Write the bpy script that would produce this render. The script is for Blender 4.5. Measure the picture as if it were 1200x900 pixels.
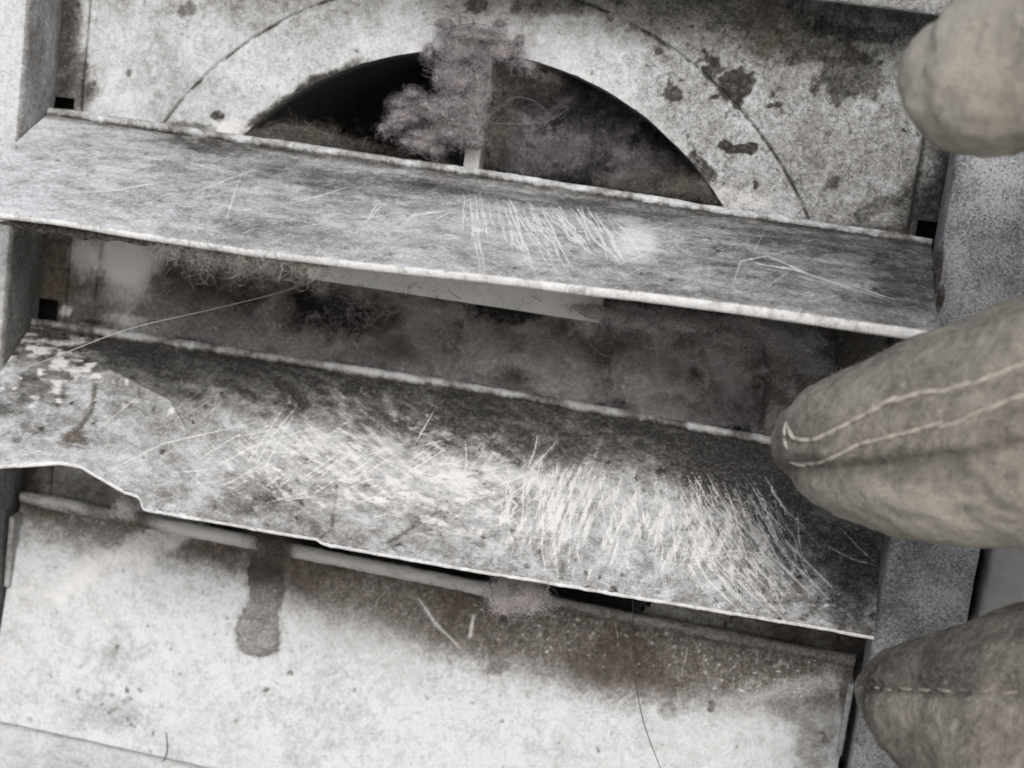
import bpy, math, random
import numpy as np
from mathutils import Vector, Matrix
from mathutils.bvhtree import BVHTree

# ------------------------------------------------------------------ frame of the place
# The vent cover hangs on a vertical wall. Working units are millimetres:
#   u along the wall to the right, v up the wall, w out of the wall towards the viewer.
# Blender: X = u, Y = -w, Z = v, in metres.
MM = 0.001
W = 150.0
CAM = np.array([125.099, 37.959, 328.879])
ROT = (-0.195, 0.148, 0.128)
FPX = 2354.0


def rotm(rx, ry, rz):
    c, s = math.cos, math.sin
    X = np.array([[1, 0, 0], [0, c(rx), -s(rx)], [0, s(rx), c(rx)]])
    Y = np.array([[c(ry), 0, s(ry)], [0, 1, 0], [-s(ry), 0, c(ry)]])
    Z = np.array([[c(rz), -s(rz), 0], [s(rz), c(rz), 0], [0, 0, 1]])
    return Z @ Y @ X


RM = rotm(*ROT)
TOB = np.array([[1, 0, 0], [0, 0, -1], [0, 1, 0]], float)   # (u,v,w) -> (X,Y,Z)


def B3(p):
    p = np.asarray(p, float)
    return (p @ TOB.T) * MM


def at(px, py, w):
    """measurement helper: the point at distance w out of the wall seen at (px,py) of the photograph"""
    d = RM @ np.array([(px - 600) / FPX, -(py - 450) / FPX, -1.0])
    t = (w - CAM[2]) / d[2]
    return CAM + t * d


def image_xy(P):
    """measured chart position of points (N,3)"""
    L = (P - CAM) @ RM
    return 600 + FPX * L[..., 0] / -L[..., 2], 450 - FPX * L[..., 1] / -L[..., 2]


# ------------------------------------------------------------------ scene, camera, light
for o in list(bpy.data.objects):
    bpy.data.objects.remove(o)
S = bpy.context.scene
COL = S.collection
cd = bpy.data.cameras.new('camera')
cam = bpy.data.objects.new('camera', cd)
COL.objects.link(cam)
M = np.eye(4)
M[:3, :3] = TOB @ RM
M[:3, 3] = B3(CAM)
cam.matrix_world = Matrix(M.tolist())
cd.sensor_width = 36
cd.lens = FPX / 1200 * 36
cd.clip_start = 0.01
cd.clip_end = 50
cd.dof.use_dof = True
cd.dof.focus_distance = 0.314
cd.dof.aperture_fstop = 21
S.camera = cam
S.render.resolution_x = 1024
S.render.resolution_y = 768
S.view_settings.view_transform = 'Standard'
S.view_settings.look = 'None'
S.view_settings.gamma = 1
S.view_settings.exposure = 0.42
S.view_settings.use_curve_mapping = False

SUN_EL, SUN_AZ = math.radians(36), math.radians(8)      # azimuth: from the wall normal towards the left
world = bpy.data.worlds.new('World')
S.world = world
world.use_nodes = True
wn = world.node_tree
sky = wn.nodes.new('ShaderNodeTexSky')
sky.sky_type = 'NISHITA'
sky.sun_disc = False
sky.sun_elevation = SUN_EL
sky.sun_rotation = math.radians(180) - SUN_AZ
sky.air_density = 1.0
sky.dust_density = 4.0
sky.ozone_density = 1.0
bg = wn.nodes['Background']
hsv = wn.nodes.new('ShaderNodeHueSaturation')
hsv.inputs['Saturation'].default_value = 0.7             # overcast: a nearly grey sky
wn.links.new(sky.outputs[0], hsv.inputs['Color'])
wn.links.new(hsv.outputs[0], bg.inputs[0])
bg.inputs[1].default_value = 0.095
sl = bpy.data.lights.new('sun', 'SUN')
sl.energy = 1.3
sl.angle = math.radians(26)
sl.color = (1.0, 0.995, 0.985)
sun = bpy.data.objects.new('sun', sl)
COL.objects.link(sun)
sdir = Vector((math.sin(SUN_AZ) * math.cos(SUN_EL), -math.cos(SUN_AZ) * math.cos(SUN_EL), math.sin(SUN_EL)))
sun.rotation_euler = sdir.to_track_quat('Z', 'Y').to_euler()
sun.location = sdir * 2

rng = np.random.default_rng(7)

# ------------------------------------------------------------------ numpy noise


def _lat(ix, iy, iz, seed):
    h = (ix.astype(np.int64) * 374761393 + iy.astype(np.int64) * 668265263 + iz.astype(np.int64) * 2147483647 + seed * 1274126177) & 0xffffffff
    h = ((h ^ (h >> 13)) * 1274126177) & 0xffffffff
    h = h ^ (h >> 16)
    return (h & 0xffffff) / float(0xffffff)


def noise2(x, y, seed=0):
    x0, y0 = np.floor(x), np.floor(y)
    fx, fy = x - x0, y - y0
    fx, fy = fx * fx * (3 - 2 * fx), fy * fy * (3 - 2 * fy)
    z = np.zeros_like(x0)
    a, b = _lat(x0, y0, z, seed), _lat(x0 + 1, y0, z, seed)
    c, d = _lat(x0, y0 + 1, z, seed), _lat(x0 + 1, y0 + 1, z, seed)
    return (a * (1 - fx) + b * fx) * (1 - fy) + (c * (1 - fx) + d * fx) * fy


def fbm2(x, y, octs=5, seed=0, gain=0.55):
    v, a, n = 0, 1, 0
    for i in range(octs):
        th = 0.5 + i * 1.3
        xr, yr = x * math.cos(th) - y * math.sin(th), x * math.sin(th) + y * math.cos(th)
        v = v + a * noise2(xr * 2 ** i + 17.3 * i, yr * 2 ** i - 9.1 * i, seed + i)
        n += a
        a *= gain
    return v / n


def noise3(p, seed=0):
    q0 = np.floor(p)
    f = p - q0
    f = f * f * (3 - 2 * f)
    r = 0
    for i in (0, 1):
        for j in (0, 1):
            for k in (0, 1):
                wt = (f[:, 0] if i else 1 - f[:, 0]) * (f[:, 1] if j else 1 - f[:, 1]) * (f[:, 2] if k else 1 - f[:, 2])
                r = r + wt * _lat(q0[:, 0] + i, q0[:, 1] + j, q0[:, 2] + k, seed)
    return r


def fbm3(p, octs=4, seed=0, gain=0.55):
    v, a, n = 0, 1, 0
    for i in range(octs):
        v = v + a * noise3(p * 2 ** i + 13.7 * i, seed + i)
        n += a
        a *= gain
    return v / n


def sstep(a, b, x):
    t = np.clip((x - a) / (b - a), 0, 1)
    return t * t * (3 - 2 * t)


# ------------------------------------------------------------------ materials
def nt(name):
    m = bpy.data.materials.new(name)
    m.use_nodes = True
    t = m.node_tree
    t.nodes.clear()
    out = t.nodes.new('ShaderNodeOutputMaterial')
    bs = t.nodes.new('ShaderNodeBsdfPrincipled')
    t.links.new(bs.outputs[0], out.inputs[0])
    return m, t, bs


class N:
    """tiny node-building helper"""

    def __init__(s, t):
        s.t = t
        tc = t.nodes.new('ShaderNodeTexCoord')
        s.co = s.vm('MULTIPLY', tc.outputs['Object'], (1000, 1000, 1000))

    def link(s, a, b):
        s.t.links.new(a, b)

    def put(s, sock, v):
        if isinstance(v, bpy.types.NodeSocket):
            s.t.links.new(v, sock)
        else:
            sock.default_value = v

    def vm(s, op, a, b):
        n = s.t.nodes.new('ShaderNodeVectorMath')
        n.operation = op
        s.put(n.inputs[0], a)
        s.put(n.inputs[1], b)
        return n.outputs[0]

    def m(s, op, a, b=0.0, c=0.0, clamp=False):
        n = s.t.nodes.new('ShaderNodeMath')
        n.operation = op
        n.use_clamp = clamp
        s.put(n.inputs[0], a)
        s.put(n.inputs[1], b)
        if op in ('MULTIPLY_ADD',):
            s.put(n.inputs[2], c)
        return n.outputs[0]

    def noise(s, scale, detail=4, rough=0.6, vec=None, dist=0.0, color=False):
        n = s.t.nodes.new('ShaderNodeTexNoise')
        s.put(n.inputs['Vector'], vec or s.co)
        n.inputs['Scale'].default_value = scale
        n.inputs['Detail'].default_value = detail
        n.inputs['Roughness'].default_value = rough
        n.inputs['Distortion'].default_value = dist
        return n.outputs['Color'] if color else n.outputs['Fac']

    def vor(s, scale, vec=None, feat='DISTANCE_TO_EDGE'):
        n = s.t.nodes.new('ShaderNodeTexVoronoi')
        n.feature = feat
        s.put(n.inputs['Vector'], vec or s.co)
        n.inputs['Scale'].default_value = scale
        return n.outputs['Distance']

    def rng(s, v, a, b, c=0.0, d=1.0):
        n = s.t.nodes.new('ShaderNodeMapRange')
        n.interpolation_type = 'SMOOTHSTEP'
        s.put(n.inputs[0], v)
        for i, x in enumerate((a, b, c, d)):
            s.put(n.inputs[i + 1], x)
        return n.outputs[0]

    def ramp(s, v, stops):
        n = s.t.nodes.new('ShaderNodeValToRGB')
        s.put(n.inputs[0], v)
        e = n.color_ramp.elements
        while len(e) < len(stops):
            e.new(0.5)
        for el, (p, c) in zip(e, stops):
            el.position = p
            el.color = (*c, 1)
        return n.outputs[0]

    def mix(s, f, a, b, mode='MIX'):
        n = s.t.nodes.new('ShaderNodeMix')
        n.data_type = 'RGBA'
        n.blend_type = mode
        s.put(n.inputs[0], f)
        for k, v in ((6, a), (7, b)):
            if isinstance(v, tuple):
                v = (*v, 1) if len(v) == 3 else v
            s.put(n.inputs[k], v)
        return n.outputs[2]

    def attr(s, name):
        n = s.t.nodes.new('ShaderNodeAttribute')
        n.attribute_name = name
        sp = s.t.nodes.new('ShaderNodeSeparateColor')
        s.link(n.outputs['Color'], sp.inputs[0])
        return sp.outputs[0], sp.outputs[1], sp.outputs[2], n.outputs['Alpha']

    def bump(s, bs, h, dist, strength=1.0):
        n = s.t.nodes.new('ShaderNodeBump')
        n.inputs['Distance'].default_value = dist
        n.inputs['Strength'].default_value = strength
        s.put(n.inputs['Height'], h)
        s.link(n.outputs[0], bs.inputs['Normal'])


def mat_plastic(name, clean=(0.585, 0.61, 0.635), tone=1.0):
    """weathered white plastic: vertex masks say WHERE grime / brown / scraped-clean / crackle lie, noise gives the grain"""
    m, t, bs = nt(name)
    n = N(t)
    g, b, s_, a = n.attr('mask')
    n1 = n.noise(0.30, 4, 0.68)
    n2 = n.noise(1.6, 3, 0.75)
    n3 = n.noise(2.9, 2, 0.75)
    wob = n.vm('MULTIPLY', n.noise(0.9, 3, 0.7, color=True), (2.6, 2.6, 2.6))
    wco = n.vm('ADD', n.co, wob)
    cr = n.vor(0.62, wco)
    cr2 = n.vor(1.35, wco)
    n4 = n.noise(0.75, 4, 0.85, vec=n.vm('ADD', n.co, n.vm('MULTIPLY', n.noise(0.25, 1, 0.5, color=True), (6, 6, 6))))
    g = n.m('MULTIPLY', g, 0.90)
    x = n.m('ADD', g, n.m('MULTIPLY', n.m('SUBTRACT', n1, 0.5), 0.45))
    x = n.m('ADD', x, n.m('MULTIPLY', n.m('SUBTRACT', n2, 0.5), 0.46))
    x = n.m('ADD', x, n.m('MULTIPLY', n.m('SUBTRACT', n4, 0.5), 0.95))
    x = n.m('ADD', x, n.m('MULTIPLY', n.m('SUBTRACT', n3, 0.5), 0.40), clamp=True)
    col = n.ramp(x, [(0.0, tuple(c * 1.08 for c in clean)), (0.24, tuple(c * 0.78 for c in clean)), (0.47, (0.27, 0.272, 0.27)),
                     (0.71, (0.11, 0.110, 0.108)), (0.98, (0.026, 0.025, 0.024))])
    bx = n.rng(n.m('ADD', b, n.m('ADD', n.m('MULTIPLY', n.m('SUBTRACT', n2, 0.5), 0.9), n.m('MULTIPLY', n.m('SUBTRACT', n1, 0.5), 0.6))), 0.12, 0.95)
    brown = n.ramp(n.noise(0.8, 5, 0.7), [(0.35, (0.036, 0.030, 0.026)), (0.6, (0.125, 0.098, 0.076)), (0.8, (0.27, 0.22, 0.16))])
    col = n.mix(n.m('MULTIPLY', bx, 0.93), col, brown)
    # crackle: fine hair-like dark lines, only where the alpha mask asks for it
    line = n.m('MULTIPLY', n.rng(cr, 0.0, 0.045, 1.0, 0.0), n.rng(n.noise(0.5, 3), 0.44, 0.60))
    line2 = n.m('MULTIPLY', n.rng(cr2, 0.0, 0.05, 1.0, 0.0), n.rng(n.noise(0.7, 2), 0.5, 0.62))
    line = n.m('MAXIMUM', line, n.m('MULTIPLY', line2, 0.8))
    line = n.m('MULTIPLY', line, a, clamp=True)
    col = n.mix(n.m('MULTIPLY', line, 0.75), col, (0.045, 0.042, 0.038))
    # specks
    sp = n.vor(0.42, n.vm('ADD', n.co, n.vm('MULTIPLY', n.noise(2.0, 2, 0.5, color=True), (0.9, 0.9, 0.9))), 'F1')
    spk = n.m('MULTIPLY', n.rng(sp, 0.06, 0.20, 1.0, 0.0), n.rng(n.noise(0.16, 2), 0.52, 0.66))
    col = n.mix(n.m('MULTIPLY', spk, 0.5), col, (0.05, 0.047, 0.042))
    # hairline scuffs: a pale web of tiny scratches
    w2 = n.vm('ADD', n.co, n.vm('MULTIPLY', n.noise(0.5, 4, 0.8, color=True), (5.0, 3.5, 5.0)))
    sc1 = n.vor(1.0, n.vm('MULTIPLY', w2, (1.0, 0.55, 0.55)))
    sc2 = n.vor(1.9, n.vm('MULTIPLY', w2, (0.5, 1.0, 1.0)))
    web = n.m('MAXIMUM', n.rng(sc1, 0.0, 0.06, 1.0, 0.0), n.m('MULTIPLY', n.rng(sc2, 0.0, 0.09, 1.0, 0.0), 0.8))
    web = n.m('MULTIPLY', web, n.rng(n.noise(1.3, 4, 0.7), 0.42, 0.62))
    web = n.m('MULTIPLY', web, n.m('ADD', 0.28, n.m('MULTIPLY', s_, 1.2)), clamp=True)
    col = n.mix(n.m('MULTIPLY', web, 0.8), col, (0.60, 0.60, 0.595))
    # scraped clean
    sx = n.rng(n.m('ADD', n.m('ADD', s_, n.m('MULTIPLY', n.m('SUBTRACT', n3, 0.5), 0.9)), n.m('MULTIPLY', n.m('SUBTRACT', n4, 0.5), 0.9)), 0.15, 1.05)
    col = n.mix(n.m('MULTIPLY', sx, 0.9), col, (0.76, 0.765, 0.77))
    n.put(bs.inputs['Base Color'], col)
    bs.inputs['Roughness'].default_value = 0.72
    bs.inputs['Specular IOR Level'].default_value = 0.3
    h = n.m('ADD', n.m('MULTIPLY', n2, 0.8), n.m('MULTIPLY', n3, 0.55))
    h = n.m('SUBTRACT', h, n.m('MULTIPLY', line, 0.35))
    h = n.m('ADD', h, n.m('MULTIPLY', x, 0.35))
    n.bump(bs, h, 0.00024)
    return m


def mat_frame():
    """grey-blue chalky frame with fine pores"""
    m, t, bs = nt('chalky_grey_plastic')
    n = N(t)
    n1 = n.noise(0.12, 5, 0.6)
    n2 = n.noise(2.6, 5, 0.8)
    v = n.vm('MULTIPLY', n.co, (1.0, 1.0, 2.2))
    pit = n.vor(1.25, n.vm('ADD', v, n.vm('MULTIPLY', n.noise(1.5, 2, 0.5, color=True), (1.2, 1.2, 1.2))), 'F1')
    pits = n.m('MULTIPLY', n.rng(pit, 0.10, 0.32, 1.0, 0.0), n.rng(n.noise(0.35, 3), 0.38, 0.62))
    x = n.m('ADD', n.m('MULTIPLY', n1, 0.45), n.m('MULTIPLY', n2, 0.75))
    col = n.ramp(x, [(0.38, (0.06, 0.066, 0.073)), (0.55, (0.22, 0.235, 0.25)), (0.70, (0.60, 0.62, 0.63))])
    col = n.mix(n.m('MULTIPLY', pits, 0.75), col, (0.05, 0.055, 0.06))
    n.put(bs.inputs['Base Color'], col)
    bs.inputs['Roughness'].default_value = 0.7
    n.bump(bs, n.m('SUBTRACT', n2, pits), 0.00025)
    return m


def mat_lint(name, dark, light, alpha_wisp=True, lo=0.40, hi=0.74):
    m, t, bs = nt(name)
    n = N(t)
    g, b, s_, a = n.attr('mask')
    wco = n.vm('ADD', n.co, n.vm('MULTIPLY', n.noise(0.35, 3, 0.7, color=True), (4, 4, 4)))
    n1 = n.noise(0.22, 3, 0.7, vec=wco)
    n2 = n.noise(2.2, 2, 0.8, vec=n.vm('MULTIPLY', wco, (1, 1, 1.6)))
    x = n.m('SUBTRACT', n.m('ADD', n.m('MULTIPLY', n1, 0.8), n.m('MULTIPLY', n2, 0.8)), 0.20)
    col = n.ramp(x, [(lo, dark), (hi, light)])
    col = n.mix(g, col, (0.016, 0.015, 0.016))
    col = n.mix(b, col, (0.105, 0.090, 0.078))
    n.put(bs.inputs['Base Color'], col)
    bs.inputs['Roughness'].default_value = 1.0
    bs.inputs['Specular IOR Level'].default_value = 0.0
    if alpha_wisp:
        n5 = n.noise(1.1, 3, 0.8, vec=wco)
        al = n.rng(n.m('ADD', a, n.m('MULTIPLY', n.m('SUBTRACT', n5, 0.5), 1.6)), 0.22, 0.85)
        n.put(bs.inputs['Alpha'], al)
    n.bump(bs, n.m('ADD', n2, n1), 0.0018)
    return m


def mat_fibre(name, c1, c2):
    m, t, bs = nt(name)
    n = N(t)
    col = n.ramp(n.noise(0.35, 3, 0.7), [(0.35, c1), (0.68, c2)])
    n.put(bs.inputs['Base Color'], col)
    bs.inputs['Roughness'].default_value = 0.9
    bs.inputs['Specular IOR Level'].default_value = 0.1
    return m


def mat_glove():
    m, t, bs = nt('brushed_glove_cloth')
    n = N(t)
    g, b, s_, a = n.attr('mask')
    wco = n.vm('ADD', n.co, n.vm('MULTIPLY', n.noise(0.2, 3, 0.6, color=True), (5, 5, 5)))
    n1 = n.noise(0.11, 5, 0.62, vec=wco)
    n2 = n.noise(0.55, 6, 0.72, vec=n.vm('MULTIPLY', wco, (1.5, 1.5, 0.8)))
    n3 = n.noise(2.4, 4, 0.8)
    x = n.m('ADD', n.m('MULTIPLY', n1, 0.50), n.m('ADD', n.m('MULTIPLY', n2, 0.62), n.m('MULTIPLY', n3, 0.42)))
    x = n.m('SUBTRACT', x, 0.115)
    x = n.m('ADD', x, n.m('MULTIPLY', n.m('SUBTRACT', g, 0.5), 0.55))
    col = n.ramp(x, [(0.41, (0.075, 0.068, 0.059)), (0.55, (0.225, 0.208, 0.183)), (0.70, (0.42, 0.392, 0.345)), (0.88, (0.70, 0.665, 0.59))])
    spots = n.m('MULTIPLY', n.rng(n.vor(0.50, n.vm('MULTIPLY', wco, (1.5, 1.0, 0.7)), 'F1'), 0.06, 0.34, 1.0, 0.0), n.rng(n.noise(0.16, 2), 0.42, 0.6))
    col = n.mix(n.m('MULTIPLY', spots, 0.6), col, (0.66, 0.63, 0.56))
    col = n.mix(n.m('MULTIPLY', b, 0.75), col, (0.06, 0.053, 0.045))
    n.put(bs.inputs['Base Color'], col)
    bs.inputs['Roughness'].default_value = 0.95
    bs.inputs['Specular IOR Level'].default_value = 0.1
    bs.inputs['Sheen Weight'].default_value = 0.15
    n.bump(bs, n.m('ADD', n.m('MULTIPLY', n2, 1.2), n3), 0.0011)
    return m


def mat_plain(name, c, rough=0.8, scale=1.0, var=0.3, bump=0.0002):
    m, t, bs = nt(name)
    n = N(t)
    x = n.noise(scale, 6, 0.7)
    col = n.ramp(x, [(0.3, tuple(k * (1 - var) for k in c)), (0.7, tuple(min(1, k * (1 + var)) for k in c))])
    n.put(bs.inputs['Base Color'], col)
    bs.inputs['Roughness'].default_value = rough
    n.bump(bs, x, bump)
    return m


M_PL = mat_plastic('weathered_white_plastic')
M_FR = mat_frame()  # right rail only: the hand's shade is mixed into its base colour
M_LINTE = mat_lint('light_mauve_lint', (0.20, 0.186, 0.20), (0.95, 0.905, 0.93), lo=0.22, hi=0.50)
M_LINT = mat_lint('mauve_grey_lint', (0.10, 0.092, 0.10), (0.74, 0.69, 0.715), lo=0.38, hi=0.68)
M_LINT_D = mat_lint('dark_dusty_lint', (0.06, 0.057, 0.064), (0.42, 0.40, 0.43))
M_LINT_B = mat_lint('brown_dusty_lint', (0.07, 0.062, 0.056), (0.34, 0.31, 0.285))
M_LINT_G = mat_lint('grey_felted_lint', (0.42, 0.415, 0.41), (0.88, 0.87, 0.86))
M_FIB = mat_fibre('pale_lint_fibre', (0.42, 0.39, 0.41), (0.88, 0.84, 0.86))
M_FIBA = mat_fibre('mauve_lint_fibre', (0.22, 0.20, 0.215), (0.74, 0.69, 0.71))
M_FIBF = mat_fibre('tan_lint_fibre', (0.14, 0.125, 0.115), (0.55, 0.52, 0.49))
M_FIBD = mat_fibre('dark_lint_fibre', (0.20, 0.19, 0.205), (0.60, 0.57, 0.60))
M_FIBB = mat_fibre('brown_lint_fibre', (0.06, 0.052, 0.046), (0.34, 0.31, 0.28))
M_HAIR = mat_plain('grey_hair', (0.34, 0.335, 0.33), 0.5, 0.3, 0.2)
M_HAIRD = mat_plain('dark_hair', (0.05, 0.045, 0.04), 0.5, 0.3, 0.2)
M_GL = mat_glove()
M_THREAD = mat_plain('pale_sewing_thread', (0.46, 0.435, 0.385), 0.8, 3.0, 0.35, 0.0003)
M_THREAD_D = mat_plain('grey_sewing_thread', (0.27, 0.25, 0.22), 0.8, 3.0, 0.4, 0.0003)
M_FUZZ = mat_fibre('glove_fuzz', (0.16, 0.147, 0.127), (0.50, 0.465, 0.41))
M_DUCT = mat_plain('dusty_duct_metal', (0.10, 0.10, 0.10), 0.8, 0.4, 0.5)
M_VOID = mat_plain('dark_sheathing_board', (0.03, 0.028, 0.026), 0.95, 0.4, 0.4)  # near-black, stands for darkness in the duct and behind the gaps
M_WALL = mat_plain('white_siding_vinyl', (0.50, 0.51, 0.50), 0.6, 0.5, 0.15)


# ------------------------------------------------------------------ object helpers
def tag(o, label=None, cat=None, group=None, kind=None):
    for k, v in (('label', label), ('category', cat), ('group', group), ('kind', kind)):
        if v:
            o[k] = v
    return o


def empty(name, loc, **kw):
    o = bpy.data.objects.new(name, None)
    COL.objects.link(o)
    o.location = Vector(B3(loc))
    o.empty_display_size = 0.01
    o['_o'] = [float(c) for c in loc]
    return tag(o, **kw)


def world_loc(o):
    v = Vector((0, 0, 0))
    while o:
        v = v + o.location
        o = o.parent
    return v


def mesh_obj(name, P, faces, mat, parent=None, smooth=True, mask=None, at_mm=None):
    """P (N,3) in mm; faces: (M,3|4) array or list of arrays"""
    base = world_loc(parent) if parent else Vector((0, 0, 0))
    org = Vector(B3(at_mm)) if at_mm is not None else base
    V = B3(P) - np.array(org)
    me = bpy.data.meshes.new(name)
    if not isinstance(faces, list):
        faces = [faces]
    loops = np.concatenate([np.asarray(f).ravel() for f in faces]).astype(np.int32)
    sizes = np.concatenate([np.full(len(f), np.asarray(f).shape[1]) for f in faces]).astype(np.int32)
    me.vertices.add(len(V))
    me.vertices.foreach_set('co', V.astype(np.float32).ravel())
    me.loops.add(len(loops))
    me.loops.foreach_set('vertex_index', loops)
    me.polygons.add(len(sizes))
    st = np.concatenate([[0], np.cumsum(sizes)[:-1]]).astype(np.int32)
    me.polygons.foreach_set('loop_start', st)
    me.polygons.foreach_set('loop_total', sizes)
    me.polygons.foreach_set('use_smooth', np.full(len(sizes), bool(smooth)))
    me.update(calc_edges=True)
    if mask is not None:
        ca = me.attributes.new('mask', 'FLOAT_COLOR', 'POINT')
        ca.data.foreach_set('color', np.clip(mask, 0, 1.5).astype(np.float32).ravel())
    me.materials.append(mat)
    o = bpy.data.objects.new(name, me)
    COL.objects.link(o)
    if parent:
        o.parent = parent
    o.location = org - base
    return o


def gridfaces(nr, nc, keep=None, flip=False):
    i = np.arange(nr * nc).reshape(nr, nc)
    f = np.stack([i[:-1, :-1], i[:-1, 1:], i[1:, 1:], i[1:, :-1]], -1)
    if flip:
        f = f[..., ::-1]
    f = f.reshape(-1, 4)
    if keep is not None:
        k = keep[:-1, :-1] & keep[:-1, 1:] & keep[1:, 1:] & keep[1:, :-1]
        f = f[k.ravel()]
    return f


def compact(P, F, *attrs):
    used = np.unique(F)
    mp = np.zeros(len(P), int)
    mp[used] = np.arange(len(used))
    return (P[used], mp[F]) + tuple(a[used] for a in attrs)


def box_grid(u0, u1, v0, v1, w0, w1, step=2.0, bevel=0.6, jitter=0.12, seed=0):
    """subdivided rounded box in mm"""
    P, F = [], []
    c = np.array([(u0 + u1) / 2, (v0 + v1) / 2, (w0 + w1) / 2])
    h = np.array([(u1 - u0) / 2, (v1 - v0) / 2, (w1 - w0) / 2])
    off = 0
    for ax in range(3):
        a, b = [(1, 2), (2, 0), (0, 1)][ax]
        for sg in (-1, 1):
            def ticks(hh):
                n = max(2, int(2 * hh / step))
                x = np.linspace(-hh + bevel, hh - bevel, n)
                e = bevel * np.array([0, .15, .5])
                return np.concatenate([-hh + e, x, (hh - e)[::-1]])
            A, Bt = ticks(h[a]), ticks(h[b])
            g = np.zeros((len(A), len(Bt), 3))
            g[..., a] = A[:, None]
            g[..., b] = Bt[None]
            g[..., ax] = sg * h[ax]
            inner = np.clip(g, -(h - bevel), h - bevel)
            d = g - inner
            L = np.linalg.norm(d, axis=-1, keepdims=True)
            g = inner + d / np.maximum(L, 1e-9) * bevel
            P.append(g.reshape(-1, 3))
            F.append(gridfaces(len(A), len(Bt), flip=(sg < 0)) + off)
            off += g.shape[0] * g.shape[1]
    P = np.concatenate(P) + c
    F = np.concatenate(F)
    # weld by rounding
    key = np.round(P * 500).astype(np.int64)
    _, idx, inv = np.unique(key, axis=0, return_index=True, return_inverse=True)
    P = P[idx]
    F = inv.ravel()[F]
    ok = np.array([len(set(f)) == 4 for f in F.tolist()])
    F = F[ok]
    P = P + (fbm3(P * 0.25 + 50, 3, seed)[:, None] - 0.5) * jitter * 2
    return P, F


def tube(path, rad, sides=8, cap=True):
    """path (n,3) mm, rad scalar or (n,) -> P,F"""
    path = np.asarray(path, float)
    n = len(path)
    rad = np.broadcast_to(rad, (n,))
    T = np.gradient(path, axis=0)
    T /= np.linalg.norm(T, axis=1, keepdims=True) + 1e-9
    up = np.array([0.13, 0.3, 1.0])
    A = np.cross(T, up)
    A /= np.linalg.norm(A, axis=1, keepdims=True)
    Bn = np.cross(T, A)
    th = np.linspace(0, 2 * math.pi, sides, endpoint=False)
    P = path[:, None] + rad[:, None, None] * (np.cos(th)[None, :, None] * A[:, None] + np.sin(th)[None, :, None] * Bn[:, None])
    i = np.arange(n * sides).reshape(n, sides)
    j = np.roll(i, -1, axis=1)
    F = np.stack([i[:-1], j[:-1], j[1:], i[1:]], -1).reshape(-1, 4)
    P = P.reshape(-1, 3)
    if cap:
        P = np.concatenate([P, path[:1], path[-1:]])
        a, b = n * sides, n * sides + 1
        F2 = np.concatenate([np.stack([j[0], i[0], np.full(sides, a)], -1), np.stack([i[-1], j[-1], np.full(sides, b)], -1)])
        return P, [F, F2]
    return P, [F]


def merge(parts):
    P, F3, F4, off = [], [], [], 0
    for p, f in parts:
        for q in (f if isinstance(f, list) else [f]):
            (F3 if q.shape[1] == 3 else F4).append(q + off)
        P.append(p)
        off += len(p)
    out = []
    if F4:
        out.append(np.concatenate(F4))
    if F3:
        out.append(np.concatenate(F3))
    return np.concatenate(P), out


def catmull(pts, n):
    pts = np.asarray(pts, float)
    q = np.concatenate([[2 * pts[0] - pts[1]], pts, [2 * pts[-1] - pts[-2]]])
    d = np.linalg.norm(np.diff(pts, axis=0), axis=1)
    cum = np.concatenate([[0], np.cumsum(d)]) / d.sum()
    out = []
    for s in np.linspace(0, 1, n):
        k = min(len(pts) - 2, max(0, np.searchsorted(cum, s, side='right') - 1))
        t = (s - cum[k]) / (cum[k + 1] - cum[k] + 1e-12)
        a, b, c, e = q[k:k + 4]
        out.append(0.5 * (2 * b + (c - a) * t + (2 * a - 5 * b + 4 * c - e) * t * t + (3 * b - 3 * c + e - a) * t ** 3))
    return np.array(out)


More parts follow.
